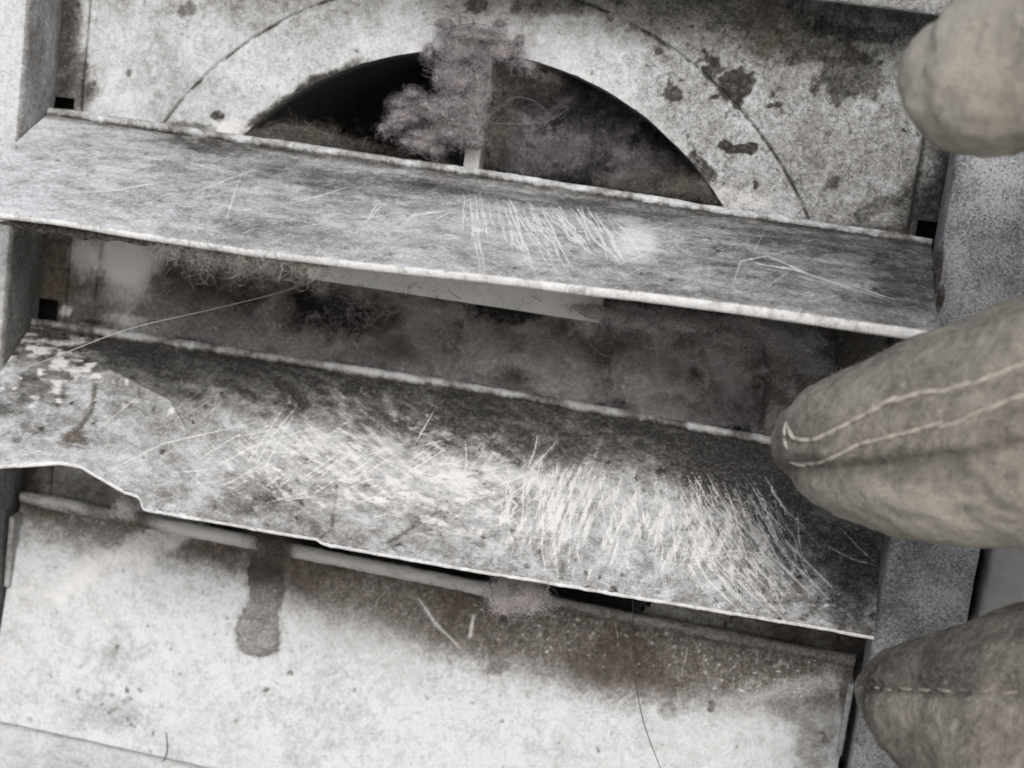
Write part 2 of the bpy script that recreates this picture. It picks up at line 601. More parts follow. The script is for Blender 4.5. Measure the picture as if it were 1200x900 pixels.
# ------------------------------------------------------------------ mask painter (masks are laid out in image pixels, stored on the mesh)
class Paint:
    def __init__(s, P, shape):
        s.P = P
        s.shape = shape
        x, y = image_xy(P)
        s.x, s.y = x.reshape(shape), y.reshape(shape)
        U_, V_ = P[:, 0].reshape(shape), (P[:, 1] - 1.3 * P[:, 2]).reshape(shape)
        s.wx = s.x + 13 * (fbm2(U_ / 2.2, V_ / 2.2, 4, 601, 0.65) - 0.5)
        s.wy = s.y + 11 * (fbm2(U_ / 2.2, V_ / 2.2, 4, 651, 0.65) - 0.5)
        s.cr = fbm2(U_ / 0.7, V_ / 0.7, 2, 671)

    def blob(s, cx, cy, rx, ry, amp=1.0, rot=8.5, soft=1.0, wob=0.35, seed=0):
        a = math.radians(rot)
        dx, dy = s.wx - cx, s.wy - cy
        X = dx * math.cos(a) + dy * math.sin(a)
        Y = -dx * math.sin(a) + dy * math.cos(a)
        r = np.sqrt((X / rx) ** 2 + (Y / ry) ** 2)
        if wob:
            r = r * (1 + wob * 2 * (fbm2(s.x / 22 + seed * 7, s.y / 22, 4, seed) - 0.5))
        r = r * (1 + 0.30 * (s.cr - 0.5))
        return amp * (1 - sstep(1 - soft * 0.6, 1 + soft * 0.6, r))

    def poly(s, pts, width, amp=1.0, taper=True, fuzz=0.0):
        out = np.zeros(s.shape)
        pts = np.asarray(pts, float)
        n = len(pts) - 1
        for k in range(n):
            a, b = pts[k], pts[k + 1]
            m = width * 3 + 2
            x0, x1 = min(a[0], b[0]) - m, max(a[0], b[0]) + m
            y0, y1 = min(a[1], b[1]) - m, max(a[1], b[1]) + m
            idx = np.nonzero((s.xf > x0) & (s.xf < x1) & (s.yf > y0) & (s.yf < y1))[0]
            if not len(idx):
                continue
            px, py = s.xf[idx], s.yf[idx]
            d = b - a
            t = np.clip(((px - a[0]) * d[0] + (py - a[1]) * d[1]) / (d @ d + 1e-9), 0, 1)
            dist = np.hypot(px - a[0] - t * d[0], py - a[1] - t * d[1])
            tt = (k + t) / n
            wv = width * (np.sqrt(np.clip(4 * tt * (1 - tt), 0.08, 1)) if taper else 1)
            v = amp * np.exp(-(dist / wv) ** 2)
            o = out.ravel()
            o[idx] = np.maximum(o[idx], v)
        return out

    @property
    def xf(s):
        return s.x.ravel()

    @property
    def yf(s):
        return s.y.ravel()


# ================================================================== THE VENT COVER
vent = empty('dryer_vent_cover', (W / 2, -90, 0),
             label='dirty white plastic dryer vent cover with three louvers, lint-clogged round duct opening and grey frame', cat='vent cover')
D = 3.0          # the back plate lies 3 mm behind the hinges
HF = 11.3        # frame front
HC = (74.3, -32.2)
HR = 52.9

# ---- back plate, dense grid with its round opening, hinge notches, moulded ring and steps
us = np.arange(-0.6, W + 0.7, 0.225)
vs = np.concatenate([np.arange(36.2, -14, -0.225), np.arange(-14, -92, -1.0)])
U, V = np.meshgrid(us, vs)
shape = U.shape
R0 = np.hypot(U - HC[0], V - HC[1])
ang = np.arctan2(V - HC[1], U - HC[0])
# snap the rim of the opening to a clean circle, slightly chipped
rim = HR + 0.35 * (fbm2(ang * 14, ang * 0, 3, 4) - 0.5)
near = np.abs(R0 - rim) < 0.20
sc = np.where(near, rim / np.maximum(R0, 1e-6), 1)
Us = HC[0] + (U - HC[0]) * sc
Vs = HC[1] + (V - HC[1]) * sc
Wz = np.full(shape, -D)
ring = np.abs(R0 - 64.4)
Wz -= 0.32 * np.exp(-(ring / 0.26) ** 2) * (0.3 + 1.4 * fbm2(U / 6, V / 6, 3, 15))                      # moulded ring groove
Wz += 0.25 * sstep(64.3, 64.8, R0)
edge_l = 4.6 + 0 * V
Wz -= 0.5 * np.exp(-((U - edge_l) / 0.3) ** 2) + 0.7 * sstep(edge_l + .1, edge_l - .3, U)
edge_r = W - 4.2
Wz -= 0.5 * np.exp(-((U - edge_r) / 0.3) ** 2) + 0.7 * sstep(edge_r - .1, edge_r + .3, U)
Wz += (fbm2(U / 30, V / 30, 3, 21) - 0.5) * 0.8
P = np.stack([Us, Vs, Wz], -1).reshape(-1, 3)
pt = Paint(np.stack([U, V, Wz], -1).reshape(-1, 3), shape)
X, Y = pt.x, pt.y
fb = fbm2(U / 9, V / 9, 5, 11)
fb2 = fbm2(U / 2.2, V / 2.2, 5, 12)
grime_shade = 0.10 + 0.50 * (fb - 0.45) + 0.24 * (fb2 - 0.5)
brown = np.zeros(shape)
clean = np.zeros(shape)
crack = 0.25 + 0.0 * fb
# darker to the upper right: dirt, with the hand's shade painted in
grime_shade += 0.06 + 0.27 * sstep(600, 980, X) + 0.18 * sstep(0, -70, Y - 0.06 * X + 40) * sstep(500, 900, X)
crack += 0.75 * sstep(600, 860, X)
grime_shade += 0.20 * sstep(60, 5, Y) * (0.5 + fb)
grime_shade += pt.blob(760, 15, 190, 42, 0.15, seed=3, soft=1.3) + pt.blob(1000, 45, 110, 30, 0.15, seed=5, soft=1.3)
for (cx, cy, rx, ry, a, r) in [(862, 100, 27, 24, 0.8, 20), (1003, 90, 40, 25, 0.45, 5), (865, 175, 14, 5, 1.2, 5), (790, 108, 8, 10, 0.6, 20),
                               (885, 218, 3, 6, 0.9, 10), (650, 8, 40, 12, 0.3, 0), (560, 6, 14, 8, 0.5, 0), (222, 10, 12, 12, 0.45, 30),
                               (150, 85, 4, 3, 0.5, 0), (112, 97, 3, 3, 0.4, 0), (255, 138, 5, 11, 0.8, -10), (975, 215, 12, 4, 0.3, -40),
                               (1030, 240, 26, 9, 0.3, -20), (930, 62, 60, 14, 0.2, 0), (1000, 40, 60, 8, 0.3, 5), (822, 200, 10, 18, 0.8, -30),
                               (905, 122, 6, 3, .6, 0), (228, 150, 26, 5, 0.45, 8), (770, 60, 5, 3, .4, 0)]:
    grime_shade += pt.blob(cx, cy, rx, ry, a, r, soft=0.35, wob=0.9, seed=int(cx))
brown += pt.blob(893, 30, 30, 46, 0.62, 0, soft=1.3, seed=8) + pt.blob(848, 214, 26, 18, 0.32, 0, soft=1.3, seed=9) + pt.blob(975, 55, 80, 20, .22, seed=10)
grime_shade += 0.75 * np.exp(-(ring / 0.20) ** 2) * sstep(0.36, 0.6, fb2)
grime_shade += 0.55 * np.exp(-((U - edge_l) / 0.35) ** 2) * fb2 + 0.5 * np.exp(-((U - edge_r) / 0.5) ** 2)
grime_shade += 0.9 * sstep(HR + 1.6, HR + 0.2, R0 + 3.4 * (fb2 - 0.42)) * sstep(450, 400, X) * (Y < 250)
# left strip stains
brown += sstep(5.2, 3.6, U) * (0.5 * fb + 0.1)
grime_shade += sstep(3.9, 1.0, U) * (0.5 * fb2 + 0.25) + pt.blob(88, 98, 22, 30, 0.6, 0, seed=30) + pt.blob(78, 30, 14, 34, 0.45, 0, seed=31)
grime_shade += sstep(W - 4, W, U) * (0.45 + 0.4 * fb2) + pt.blob(1085, 245, 30, 26, 0.6, 0, seed=33)
# clean rim round the opening (moulded edge catches no dirt), wet-looking clean patch
clean += pt.blob(860, 232, 60, 14, 0.55, 12, soft=1.0, seed=41) + pt.blob(275, 152, 24, 10, 0.8, 5, seed=42)
clean += 0.42 * sstep(HR + 2.2, HR + 0.6, R0) * sstep(610, 700, X) * sstep(260, 140, Y)
# lower visible part, left of the opening, under the first louver
low = sstep(255, 275, Y)
crack *= 1 - .8 * low
grime_shade += low * (0.16 + 0.6 * (fb - 0.45)) + pt.blob(125, 372, 70, 16, 0.35, 5, seed=50) + pt.blob(100, 345, 34, 34, 0.3, 0, seed=51)
clean += pt.blob(150, 310, 34, 50, 0.5, 0, soft=1.3, seed=60)
brown += pt.blob(68, 320, 18, 60, 0.75, 0, seed=52) + pt.blob(122, 300, 5, 45, 0.8, 6, seed=53) + pt.blob(185, 345, 14, 50, 0.5, 0, seed=54) + pt.blob(110, 350, 50, 26, 0.35, 0, seed=55)
clean += pt.blob(150, 300, 28, 30, 0.75, 0, seed=56) + pt.blob(98, 300, 14, 30, 0.65, 0, seed=57) + pt.blob(76, 365, 7, 8, 0.9, 0, seed=58) + pt.blob(150, 376, 40, 7, 0.5, 6, seed=59)
brown += low * sstep(700, 900, X) * 0.4
grime_shade += low * sstep(800, 1000, X) * 0.30
grime_shade += low * sstep(HR + 1.2, HR, R0) * .5
# scattered small specks
for k in range(110):
    u0, v0 = rng.uniform(0, W), rng.uniform(-8, 36)
    r_ = rng.uniform(0.12, 0.34)
    dd = np.hypot((pt.wx - X) / 7 + (U - u0), (pt.wy - Y) / 7 + (V - v0) * rng.uniform(0.6, 1.4))
    grime_shade += rng.uniform(0.4, 0.9) * np.exp(-(dd / r_) ** 2)
keep = R0 > rim - 0.12
for (u0, u1, vh) in ((-1, 3.2, 0), (W - 3.0, W + 2, 0), (-1, 3.0, -35.3), (W - 3, W + 2, -34.4)):
    keep &= ~((U > u0) & (U < u1) & (V > vh - 1) & (V < vh + 3.2))
F = gridfaces(*shape, keep=keep, flip=True)
mask = np.stack([grime_shade, brown, clean, crack], -1).reshape(-1, 4)
P, F, mask = compact(P, F, mask)
plate = mesh_obj('back_plate', P, F, M_PL, vent, mask=mask)

# collar: thickness of the plate at the opening, running back as the duct
th = np.linspace(0, 2 * math.pi, 181)
rows = [(-D, HR - 0.05), (-D - 0.5, HR - .35), (-D - 3, HR - .5), (-14, HR - .6), (-30, HR - 1), (-55, HR - 1), (-80, HR - 1)]
P = np.array([[HC[0] + r * math.cos(t), HC[1] + r * math.sin(t), w] for (w, r) in rows for t in th])
F = gridfaces(len(rows), len(th))
mesh_obj('duct', P, F, M_DUCT, vent)
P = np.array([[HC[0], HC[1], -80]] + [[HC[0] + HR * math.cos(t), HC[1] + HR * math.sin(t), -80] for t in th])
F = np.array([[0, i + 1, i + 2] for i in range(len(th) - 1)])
mesh_obj('duct_end', P, F, M_VOID, vent, smooth=False)  # black disc standing for the darkness deep in the duct


def const_mask(P, g=0.2, b=0.0, c=0.0, k=0.3, gn=0.5, seed=0, sc=0.15):
    n1 = fbm3(P * sc + 31, 4, seed)
    n2 = fbm3(P * sc * 2.3 + 77, 4, seed + 9)
    m = np.zeros((len(P), 4))
    m[:, 0] = g + gn * (n1 - 0.5)
    m[:, 1] = b * (n2 * 1.6 - 0.2)
    m[:, 2] = c * n2
    m[:, 3] = k
    return m


# ---- cross bars inside the opening
P, F = box_grid(-1.3, 1.3, -1.0, 21.2, -9, -D - 0.2, 1.2, 0.3, 0.06, 5)
P[:, 0] += at(563, 120, -5)[0]
P[:, 1] += 0.0
mesh_obj('cross_bar', P, F, M_PL, vent, mask=const_mask(P, 0.0, 0.1, 1.3, 0.2))
a, b = at(372, 318, -2.8), at(740, 374, -2.8)
P, F = box_grid(a[0] - 1, b[0] - 5, -1.1, 5.0, -5.4, -2.4, 1.2, 0.3, 0.06, 6)
P[:, 1] += np.interp(P[:, 0], [a[0], b[0]], [a[1] + .1, b[1] + .1])
P[:, 2] += 2.6
mesh_obj('cross_bar', P, F, M_PL, vent, mask=const_mask(P, -0.1, 0.2, 1.9, 0.6, 0.9, seed=3))

# ---- side rails (frame): inner wall and chalky front face
LRU = 14.5
P, F = box_grid(-LRU, -0.2, -150, 52, -D - 1, HF, 2.0, 0.9, 0.15, 11)
mr = const_mask(P, 0.05, 0.12, 0.25, 0.25, 0.4)
xx, yy = image_xy(P)
inner = P[:, 0] > -0.8
mr[:, 0] += inner * 0.38
mr[:, 1] += inner * 0.35 * sstep(-20, 0, P[:, 1])
mr[:, 0] += sstep(0, -20, P[:, 1]) * 0.25
# grey-brown inner wall
mesh_obj('frame_side', P, F, M_PL, vent, mask=mr)
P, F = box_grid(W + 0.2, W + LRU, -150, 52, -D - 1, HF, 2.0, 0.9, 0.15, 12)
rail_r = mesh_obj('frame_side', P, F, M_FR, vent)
P, F = box_grid(-0.2, W + 0.2, 36.0, 52, -D - 1, HF - 0.4, 2.0, 0.9, 0.15, 13)
mesh_obj('frame_top', P, F, M_PL, vent, mask=const_mask(P, 0.6, 0.1, 0.0, 0.2))
b3 = at(0, 845, 8.5)[1]
P, F = box_grid(-0.1, W + 0.1, -150.2, b3 + 1.0, -D - 1.1, 6.8, 2.0, 0.7, 0.15, 14)
mesh_obj('frame_bottom', P, F, M_PL, vent, mask=const_mask(P, 0.14, 0.1, 0.35, 0.1, 0.5))


# ---- louvers
def poly_interp(pts, x):
    pts = np.asarray(pts)
    return np.interp(x, pts[:, 0], pts[:, 1])


def smooth1(a, k):
    ker = np.hanning(2 * k + 1)
    ker /= ker.sum()
    return np.convolve(np.pad(a, k, mode='edge'), ker, 'valid')


class Louver:
    def __init__(s, hinge_px, wf, front_px, u0, u1, sag, nrow, thick=1.0, step=0.21, wfun=None, smoothing=6):
        u = np.arange(u0, u1, step)
        hp = np.array([at(x, y, 0.0) for x, y in hinge_px])
        h = np.stack([u, np.interp(u, hp[:, 0], hp[:, 1]), np.zeros_like(u)], 1)
        k = (hp[-1, 1] - hp[0, 1]) / (hp[-1, 0] - hp[0, 0])
        h[:, 1] += np.where(u < hp[0, 0], (u - hp[0, 0]) * k, 0) + np.where(u > hp[-1, 0], (u - hp[-1, 0]) * k, 0)
        wv = wfun(u) if wfun else np.full_like(u, wf)
        fp = []
        for x, y in front_px:
            q = at(x, y, wf)
            for _ in range(4):
                q = at(x, y, float(np.interp(q[0], u, wv)))
            fp.append(q)
        fp = np.array(fp)
        fp = fp[np.argsort(fp[:, 0])]
        f = np.stack([u, smooth1(np.interp(u, fp[:, 0], fp[:, 1]), smoothing), wv], 1)
        s.u, s.h, s.f = u, h, f
        nc = len(u)
        t = np.linspace(0, 1, nrow)
        s.t = t
        Tm, Um = np.meshgrid(t, u, indexing='ij')
        f0 = f.copy()
        f0[:, 1] = smooth1(f[:, 1], 90)
        P = h[None] + (f0 - h)[None] * t[:, None, None] + (f - f0)[None] * (t[:, None, None] ** 7)
        dirn = f - h
        dn = dirn / np.linalg.norm(dirn, axis=1, keepdims=True)
        nrm = np.stack([np.zeros(nc), dn[:, 2], -dn[:, 1]], 1)      # outward/up normal of the sheet
        s.nrm = nrm
        L = np.linalg.norm(dirn, axis=1)
        s.L = L
        s.TT, s.UU, s.LL = Tm, Um, Tm * L[None]
        bow = sag * np.sin(math.pi * Tm) + 0.9 * (fbm2(Um / 34, s.LL / 26, 3, int(wf)) - 0.5)
        P = P + nrm[None] * bow[..., None]
        s.top = P
        s.shape = P.shape[:2]
        s.thick = (np.interp(u, [0, 60, W], [0.85, 1.3, 1.9]) if thick > 1.1 else np.full(nc, thick))[:, None]
        s.relief = np.zeros(s.shape)
        s.pt = Paint(P.reshape(-1, 3), s.shape)

    def build(s, mask, parent, name='louver', lip=0.55):
        nr, nc = s.shape
        top = s.top + s.nrm[None] * s.relief[..., None]
        dn = (s.f - s.h) / s.L[:, None]
        last = top[-1]
        rows, ms = [], []
        jit = (fbm2(s.u / 1.6, s.u * 0, 4, 91) - 0.5) * 0.35
        for (a, b) in ((0.10, -0.12), (0.22, -0.40), (0.22, -0.75), (0.08, -1.0)):
            rows.append(last + dn * (a * 1.3 + jit[:, None] * min(1, a * 5)) + s.nrm * (b * s.thick))
            mm = mask[-1].copy()
            mm[:, 0] = mm[:, 0] * 0.2
            mm[:, 1] = mm[:, 1] * .5 + 0.25 * fbm2(s.u / 5, s.u * 0 + 8, 3, 95)
            mm[:, 0] += 0.75 * sstep(0.52, 0.66, fbm2(s.u / 2.2, s.u * 0 + a * 4, 4, 94, .7))
            mm[:, 2] = 0.45 + lip * fbm2(s.u / 3, s.u * 0 + a, 4, 92)
            ms.append(mm)
        under = []
        for t in np.linspace(1, 0, 24):
            r = s.top[int(round(t * (nr - 1)))] - s.nrm * s.thick
            under.append(r)
            mm = np.zeros((nc, 4))
            mm[:, 0] = 0.55
            mm[:, 1] = .3
            ms.append(mm)
        P = np.concatenate([top, np.array(rows), np.array(under)])
        mk = np.concatenate([mask, np.array(ms)])
        F = gridfaces(P.shape[0], nc, flip=True)
        n = P.shape[0]
        # end caps: stitch top row k with underside
        idx = np.arange(n * nc).reshape(n, nc)
        capf = []
        topn = nr
        ui = [int(round(t * (nr - 1))) for t in np.linspace(1, 0, 24)]
        for col, fl in ((0, 0), (nc - 1, 1)):
            for k in range(23):
                a0, a1 = idx[ui[k], col], idx[ui[k + 1], col]
                b0, b1 = idx[nr + 4 + k, col], idx[nr + 4 + k + 1, col]
                q = [a0, a1, b1, b0]
                capf.append(q[::-1] if fl else q)
        F = np.concatenate([F, np.array(capf)])
        return mesh_obj(name, P.reshape(-1, 3), F, M_PL, parent, mask=mk.reshape(-1, 4))

    def rod(s, parent, r=1.25, seed=0, dirty=0.15, stain=None, off=(0.5, 0.4)):
        """moulded hinge bead along the top of the louver"""
        n = 520
        u = np.linspace(s.u[0] - 0.1, s.u[-1] + 0.1, n)
        c = np.stack([u, np.interp(u, s.u, s.h[:, 1]) + off[0], np.full(n, off[1])], 1)
        sides = 20
        rr = r * (1 + 0.5 * (fbm2(u / 9, u * 0, 3, seed) - 0.5))
        P, F = tube(c, rr, sides)
        # lumpy crust
        nz = fbm3(P * 1.1 + seed, 4, seed, 0.65)
        ctr = np.stack([P[:, 0], np.interp(P[:, 0], u, c[:, 1]), np.full(len(P), c[0, 2])], 1)
        d = P - ctr
        P = P + d * ((nz - 0.5) * 0.32)[:, None]
        m = const_mask(P, dirty + 0.06, 0.22, 0.22, 0.3, 1.7, seed, 0.30)
        low_ = sstep(0.4, -0.7, d[:, 1] + 1.2 * (nz - 0.5))
        m[:, 0] += 0.75 * low_
        m[:, 2] *= 1 - low_
        if stain is not None:
            stain(P, m)
        return mesh_obj('hinge_rod', P, F, M_PL, parent, mask=m)


def scratch_path(x0, y0, x1, y1, wig=3.0, n=6, r=None):
    t = np.linspace(0, 1, n)
    p = np.stack([x0 + (x1 - x0) * t, y0 + (y1 - y0) * t], 1)
    p[1:-1] += (r or rng).normal(0, wig, (n - 2, 2)) * np.array([1, 0.4])
    return p


# louver 1: lifted almost straight out
F1 = [(-90, 236), (0, 250), (60, 257), (150, 270), (300, 291), (450, 308), (600, 325), (750, 341), (900, 360), (1082, 386), (1120, 391)]
l1 = Louver([(52, 132), (300, 168), (560, 205), (850, 250), (1097, 287)], 37.0, F1, 0.2, W - 0.4, 0.6, 135, 1.15, step=0.17)
p1 = l1.pt
U1, T1 = l1.UU, l1.LL
X, Y = p1.x, p1.y
fb = fbm2(U1 / 11, T1 / 7, 5, 101)
st = fbm2(U1 / 6, T1 / 1.6, 5, 102)
st2 = fbm2(U1 / 1.8, T1 / 1.2, 5, 103)
g = 0.33 + 0.38 * (fb - 0.5) + 0.40 * (st - 0.5) + 0.25 * (st2 - 0.5)
g -= 0.22 * sstep(200, 0, X)
g += 0.24 * sstep(560, 1000, X) + 0.04  # right end darkened in colour for the hand's shade
g += 0.60 * np.exp(-((T1 - .8) / 2.0) ** 2) * (0.3 + fb)
g += 0.40 * (fbm2((U1 - .3 * T1) / 5.5, T1 / 2.2, 5, 107, .65) - 0.5)
g += p1.blob(400, 215, 150, 14, 0.28, 8, seed=61) + p1.blob(640, 235, 190, 9, 0.35, 8, seed=62) + p1.blob(1060, 330, 40, 36, 0.25, 0, seed=63)
g += p1.blob(330, 268, 90, 10, 0.2, 6, seed=64) + p1.blob(240, 172, 50, 6, 0.5, 9, seed=64) + p1.blob(960, 285, 90, 14, 0.20, 8, seed=65)
bsp = p1.blob(1045, 340, 30, 34, 0.25, 0, seed=66) + 0.25 * np.exp(-((T1 - l1.L[None] + 1) / 1.2) ** 2) * fb + 0.30 * np.exp(-((T1 - 2.2) / 1.0) ** 2) * st
c = np.zeros(l1.shape)
c += 0.50 * p1.blob(300, 250, 190, 26, 1, 6, soft=1.4, wob=0.8, seed=70) * sstep(0.45, 0.7, st)
c += p1.blob(745, 285, 27, 22, 0.72, -15, soft=1.2, seed=71)
c += 0.3 * p1.blob(500, 268, 80, 26, 1, 10, soft=1.2, seed=72) * sstep(0.4, 0.62, st2)
c += 0.3 * p1.blob(640, 270, 110, 42, 1, 10, soft=1.2, seed=74) * sstep(0.45, 0.62, st2)
c += 0.35 * p1.blob(930, 320, 80, 26, 1, 24, soft=1.2, seed=73) * sstep(0.45, 0.7, fbm2((U1 + T1) / 7, (T1 - U1) / 1.5, 4, 104))
c += 0.12 * sstep(l1.L[None] - 5, l1.L[None] - 1, T1)
sc_ = np.zeros(l1.shape)
r1 = np.random.default_rng(3)
for k in range(44):                      # fan of fingernail-like scratches
    x0 = 545 + 170 * (k / 43) + r1.normal(0, 6)
    y0 = 224 + 0.13 * (x0 - 545) + abs(r1.normal(0, 8))
    ln = r1.uniform(25, 88) * (0.75 if x0 > 650 else 1)
    sl_ = np.interp(x0, [545, 590, 640, 720], [0.02, 0.30, 0.55, 0.65]) + r1.normal(0, 0.05)
    sc_ = np.maximum(sc_, p1.poly(scratch_path(x0, y0, x0 + ln * sl_, y0 + ln, 2.2, 6, r1), r1.uniform(0.55, 1.05), r1.uniform(0.5, 1.2)))
for k in range(16):
    x0 = r1.uniform(590, 660)
    y0 = 238 + r1.uniform(0, 30)
    sc_ = np.maximum(sc_, p1.poly(scratch_path(x0, y0, x0 + r1.uniform(18, 45), y0 + r1.uniform(30, 60), 1.8, 6, r1), 0.7, 0.9))
for q in [((90, 226), (140, 222), (186, 214)), ((231, 224), (262, 212), (303, 197)), ((284, 200), (276, 222), (265, 258)), ((428, 262), (437, 246), (446, 234)),
          ((432, 258), (440, 248), (450, 238)), ((470, 263), (485, 252), (512, 248)), ((900, 300), (950, 322), (1052, 356)), ((880, 308), (930, 316), (990, 335)),
          ((860, 330), (868, 306), (900, 300)), ((340, 238), (380, 228), (410, 218)), ((560, 300), (556, 260), (549, 224)), ((990, 330), (1020, 342), (1050, 352))]:
    sc_ = np.maximum(sc_, p1.poly(q, 1.1, 0.65))
for k in range(70):
    x0, y0 = r1.uniform(20, 1050), r1.uniform(0, 1)
    y0 = np.interp(x0, [0, 1090], [170, 300]) + y0 * 75
    a_ = r1.normal(-0.25, 0.5)
    ln = r1.uniform(10, 50)
    sc_ = np.maximum(sc_, p1.poly([(x0, y0), (x0 + ln * math.cos(a_), y0 + ln * math.sin(a_) * 0.6)], 0.8, r1.uniform(0.25, 0.5)))
c = c + sc_
for k in range(36):
    x0 = r1.uniform(30, 1080)
    y0 = np.interp(x0, [0, 1090], [150, 300]) + r1.uniform(0, 85)
    dd = np.hypot((p1.wx - x0), (p1.wy - y0) * 1.5)
    g += 0.5 * (p1.cr > 0.4) * 1.0 * np.exp(-(dd / r1.uniform(1.2, 3.2)) ** 2)
l1.relief = 0.10 * (g - 0.4) - 0.10 * sc_ + 0.12 * (st2 - 0.5)
crk = 0.45 + 0 * g
o1 = l1.build(np.stack([g, bsp, c, crk], -1), vent)
o1['label'] = 'topmost louver, lifted straight out, thick pale scratched edge'
l1.rod(o1, 0.88, 1, 0.34, off=(0.2, 0.3))

# louver 2: half raised, cracked and chipped at the left
F2 = [(-120, 545), (-40, 545), (0, 545), (40, 543), (70, 541), (95, 545), (120, 560), (145, 574), (164, 580), (166, 594), (260, 611), (372, 629), (378, 634), (520, 660), (700, 690), (860, 717), (1040, 748), (1080, 755)]
l2 = Louver([(38, 379), (300, 418), (560, 457), (905, 518), (1052, 545)], 31.7, F2, 0.3, W - 1.2, 0.3, 160, 0.75, step=0.17,
            wfun=lambda u: 31.7 + 3.0 * sstep(24, 6, u), smoothing=4)
p2 = l2.pt
U2, T2 = l2.UU, l2.LL
X, Y = p2.x, p2.y
fb = fbm2(U2 / 12, T2 / 9, 5, 201)
st = fbm2((U2 + 0.6 * T2) / 7, (T2 - 0.5 * U2) / 2.0, 5, 202)
st2 = fbm2(U2 / 1.5, T2 / 1.5, 5, 203)
Ln = T2 / l2.L[None]
g = 0.37 + 0.46 * (fb - 0.5) + 0.40 * (st - 0.5) + 0.35 * (st2 - 0.5)
g += 0.70 * sstep(0.46, 0.10, Ln + 0.30 * (fb - 0.5)) * (0.75 + 0.5 * st)
g -= 0.12 * sstep(450, 0, X)*sstep(.3,.5,Ln)
g += 0.55 * (fbm2((U2 + .3 * T2) / 4.5, T2 / 2.6, 5, 207, .65) - 0.5)
g += p2.blob(960, 610, 130, 95, 0.55, 35, soft=1.0, seed=211) + p2.blob(1010, 700, 40, 70, 0.35, 0, seed=212) + p2.blob(900, 545, 90, 40, 0.35, 8, seed=214)  # shade of the hand painted over the right end
g += p2.blob(300, 575, 40, 22, 0.38, 5, seed=213) + p2.blob(345, 470, 14, 14, 0.4, 0, seed=215) + p2.blob(545, 520, 130, 18, 0.25, 10, seed=216)
g += p2.blob(190, 470, 60, 30, 0.22, 20, seed=217) + p2.blob(330, 600, 60, 30, 0.22, 5, seed=218) + p2.blob(40, 460, 40, 18, 0.5, -10, wob=1.2, seed=219)
bsp = 0.62 * np.exp(-((T2 - l2.L[None]) / 2.0) ** 2) * sstep(150, 260, X) * (fb * 1.2) + p2.blob(85, 515, 14, 14, 0.8, 0, seed=221) + p2.blob(105, 520, 26, 10, 0.4, 20, seed=222)
bsp += p2.poly([(112, 440), (110, 470), (95, 495), (82, 515)], 4, 0.5, False) + p2.blob(935, 690, 12, 16, 0.45, 0, seed=223)
c = np.zeros(l2.shape)
fw = np.clip((fbm2((U2 + .4 * T2) / 2.6, T2 / 1.1, 4, 205, .7) - 0.36) * 3.2, 0, 1.3)       # wiry scuffing
fwv = np.clip((fbm2((U2 + .12 * T2) / 0.9, T2 / 6.0, 4, 208, .7) - 0.40) * 3.4, 0, 1.3)
fw2 = np.clip((fbm2((U2 + .8 * T2) / 3.5, (T2 - .6 * U2) / 0.9, 4, 206, .7) - 0.38) * 3.4, 0, 1.3)
c += 0.60 * p2.blob(540, 585, 170, 60, 1, 8, soft=1.6, wob=0.25, seed=231) * (fw * sstep(680, 560, X) + fwv * sstep(560, 680, X))
c += 0.10 * p2.blob(430, 560, 260, 60, 1, 0, soft=1.6, wob=0.3, seed=240) + 0.50 * p2.blob(340, 510, 140, 46, 1, -22, soft=1.6, wob=0.3, seed=232) * fw2
c += 0.50 * p2.blob(470, 560, 130, 50, 1, 0, soft=1.6, wob=0.3, seed=238) * fw2
c += 0.75 * p2.blob(70, 400, 55, 20, 1, 10, soft=0.8, wob=1.2, seed=233) * fw + 0.7 * p2.blob(90, 432, 44, 12, 1, 20, soft=0.8, wob=1.2, seed=234) * fw + 0.5 * p2.blob(40, 455, 40, 12, 1, 0, soft=0.6, wob=1.4, seed=235) * fw
c += 0.50 * p2.blob(60, 525, 100, 30, 1, 0, soft=1.6, wob=0.3, seed=236) * fw
c += 0.55 * p2.blob(740, 620, 170, 62, 1, 10, soft=1.6, wob=0.3, seed=237) * fwv
c += 0.35 * p2.blob(900, 690, 100, 30, 1, 12, soft=1.6, wob=0.3, seed=239) * fw
c += 0.7 * p2.poly([(0, 547), (70, 543), (110, 558), (165, 590)], 3, 1, False)
sc_ = np.zeros(l2.shape)
r2 = np.random.default_rng(5)
for k in range(190):                     # long rake marks on the right half
    x0 = r2.choice([r2.uniform(585, 905), r2.uniform(585, 905), r2.normal(850, 45), r2.normal(700, 55)])
    y0 = 526 + 0.13 * (x0 - 585) + r2.exponential(30)
    ln = r2.uniform(25, 125)
    sl_ = np.interp(x0, [585, 700, 800, 905], [0.02, 0.05, 0.22, 0.50]) + r2.normal(0, 0.06)
    y1 = min(y0 + ln, np.interp(x0, [585, 905], [665, 722]))
    sc_ = np.maximum(sc_, p2.poly(scratch_path(x0, y0, x0 + (y1 - y0) * sl_, y1, 2.2, 8, r2), 0.45 + min(1.0, r2.exponential(0.20)), r2.uniform(0.10, 0.85)))
for k in range(60):                      # sweeping marks towards the right end
    x0, y0 = r2.uniform(790, 900), r2.uniform(545, 640)
    ln = r2.uniform(60, 160)
    q = [(x0, y0), (x0 + 0.25 * ln, y0 + 0.45 * ln), (x0 + 0.65 * ln, y0 + 0.85 * ln)]
    if q[-1][1] < 745 and q[-1][0] < 1030:
        sc_ = np.maximum(sc_, p2.poly(q, r2.uniform(0.7, 1.1), r2.uniform(0.35, 0.8)))
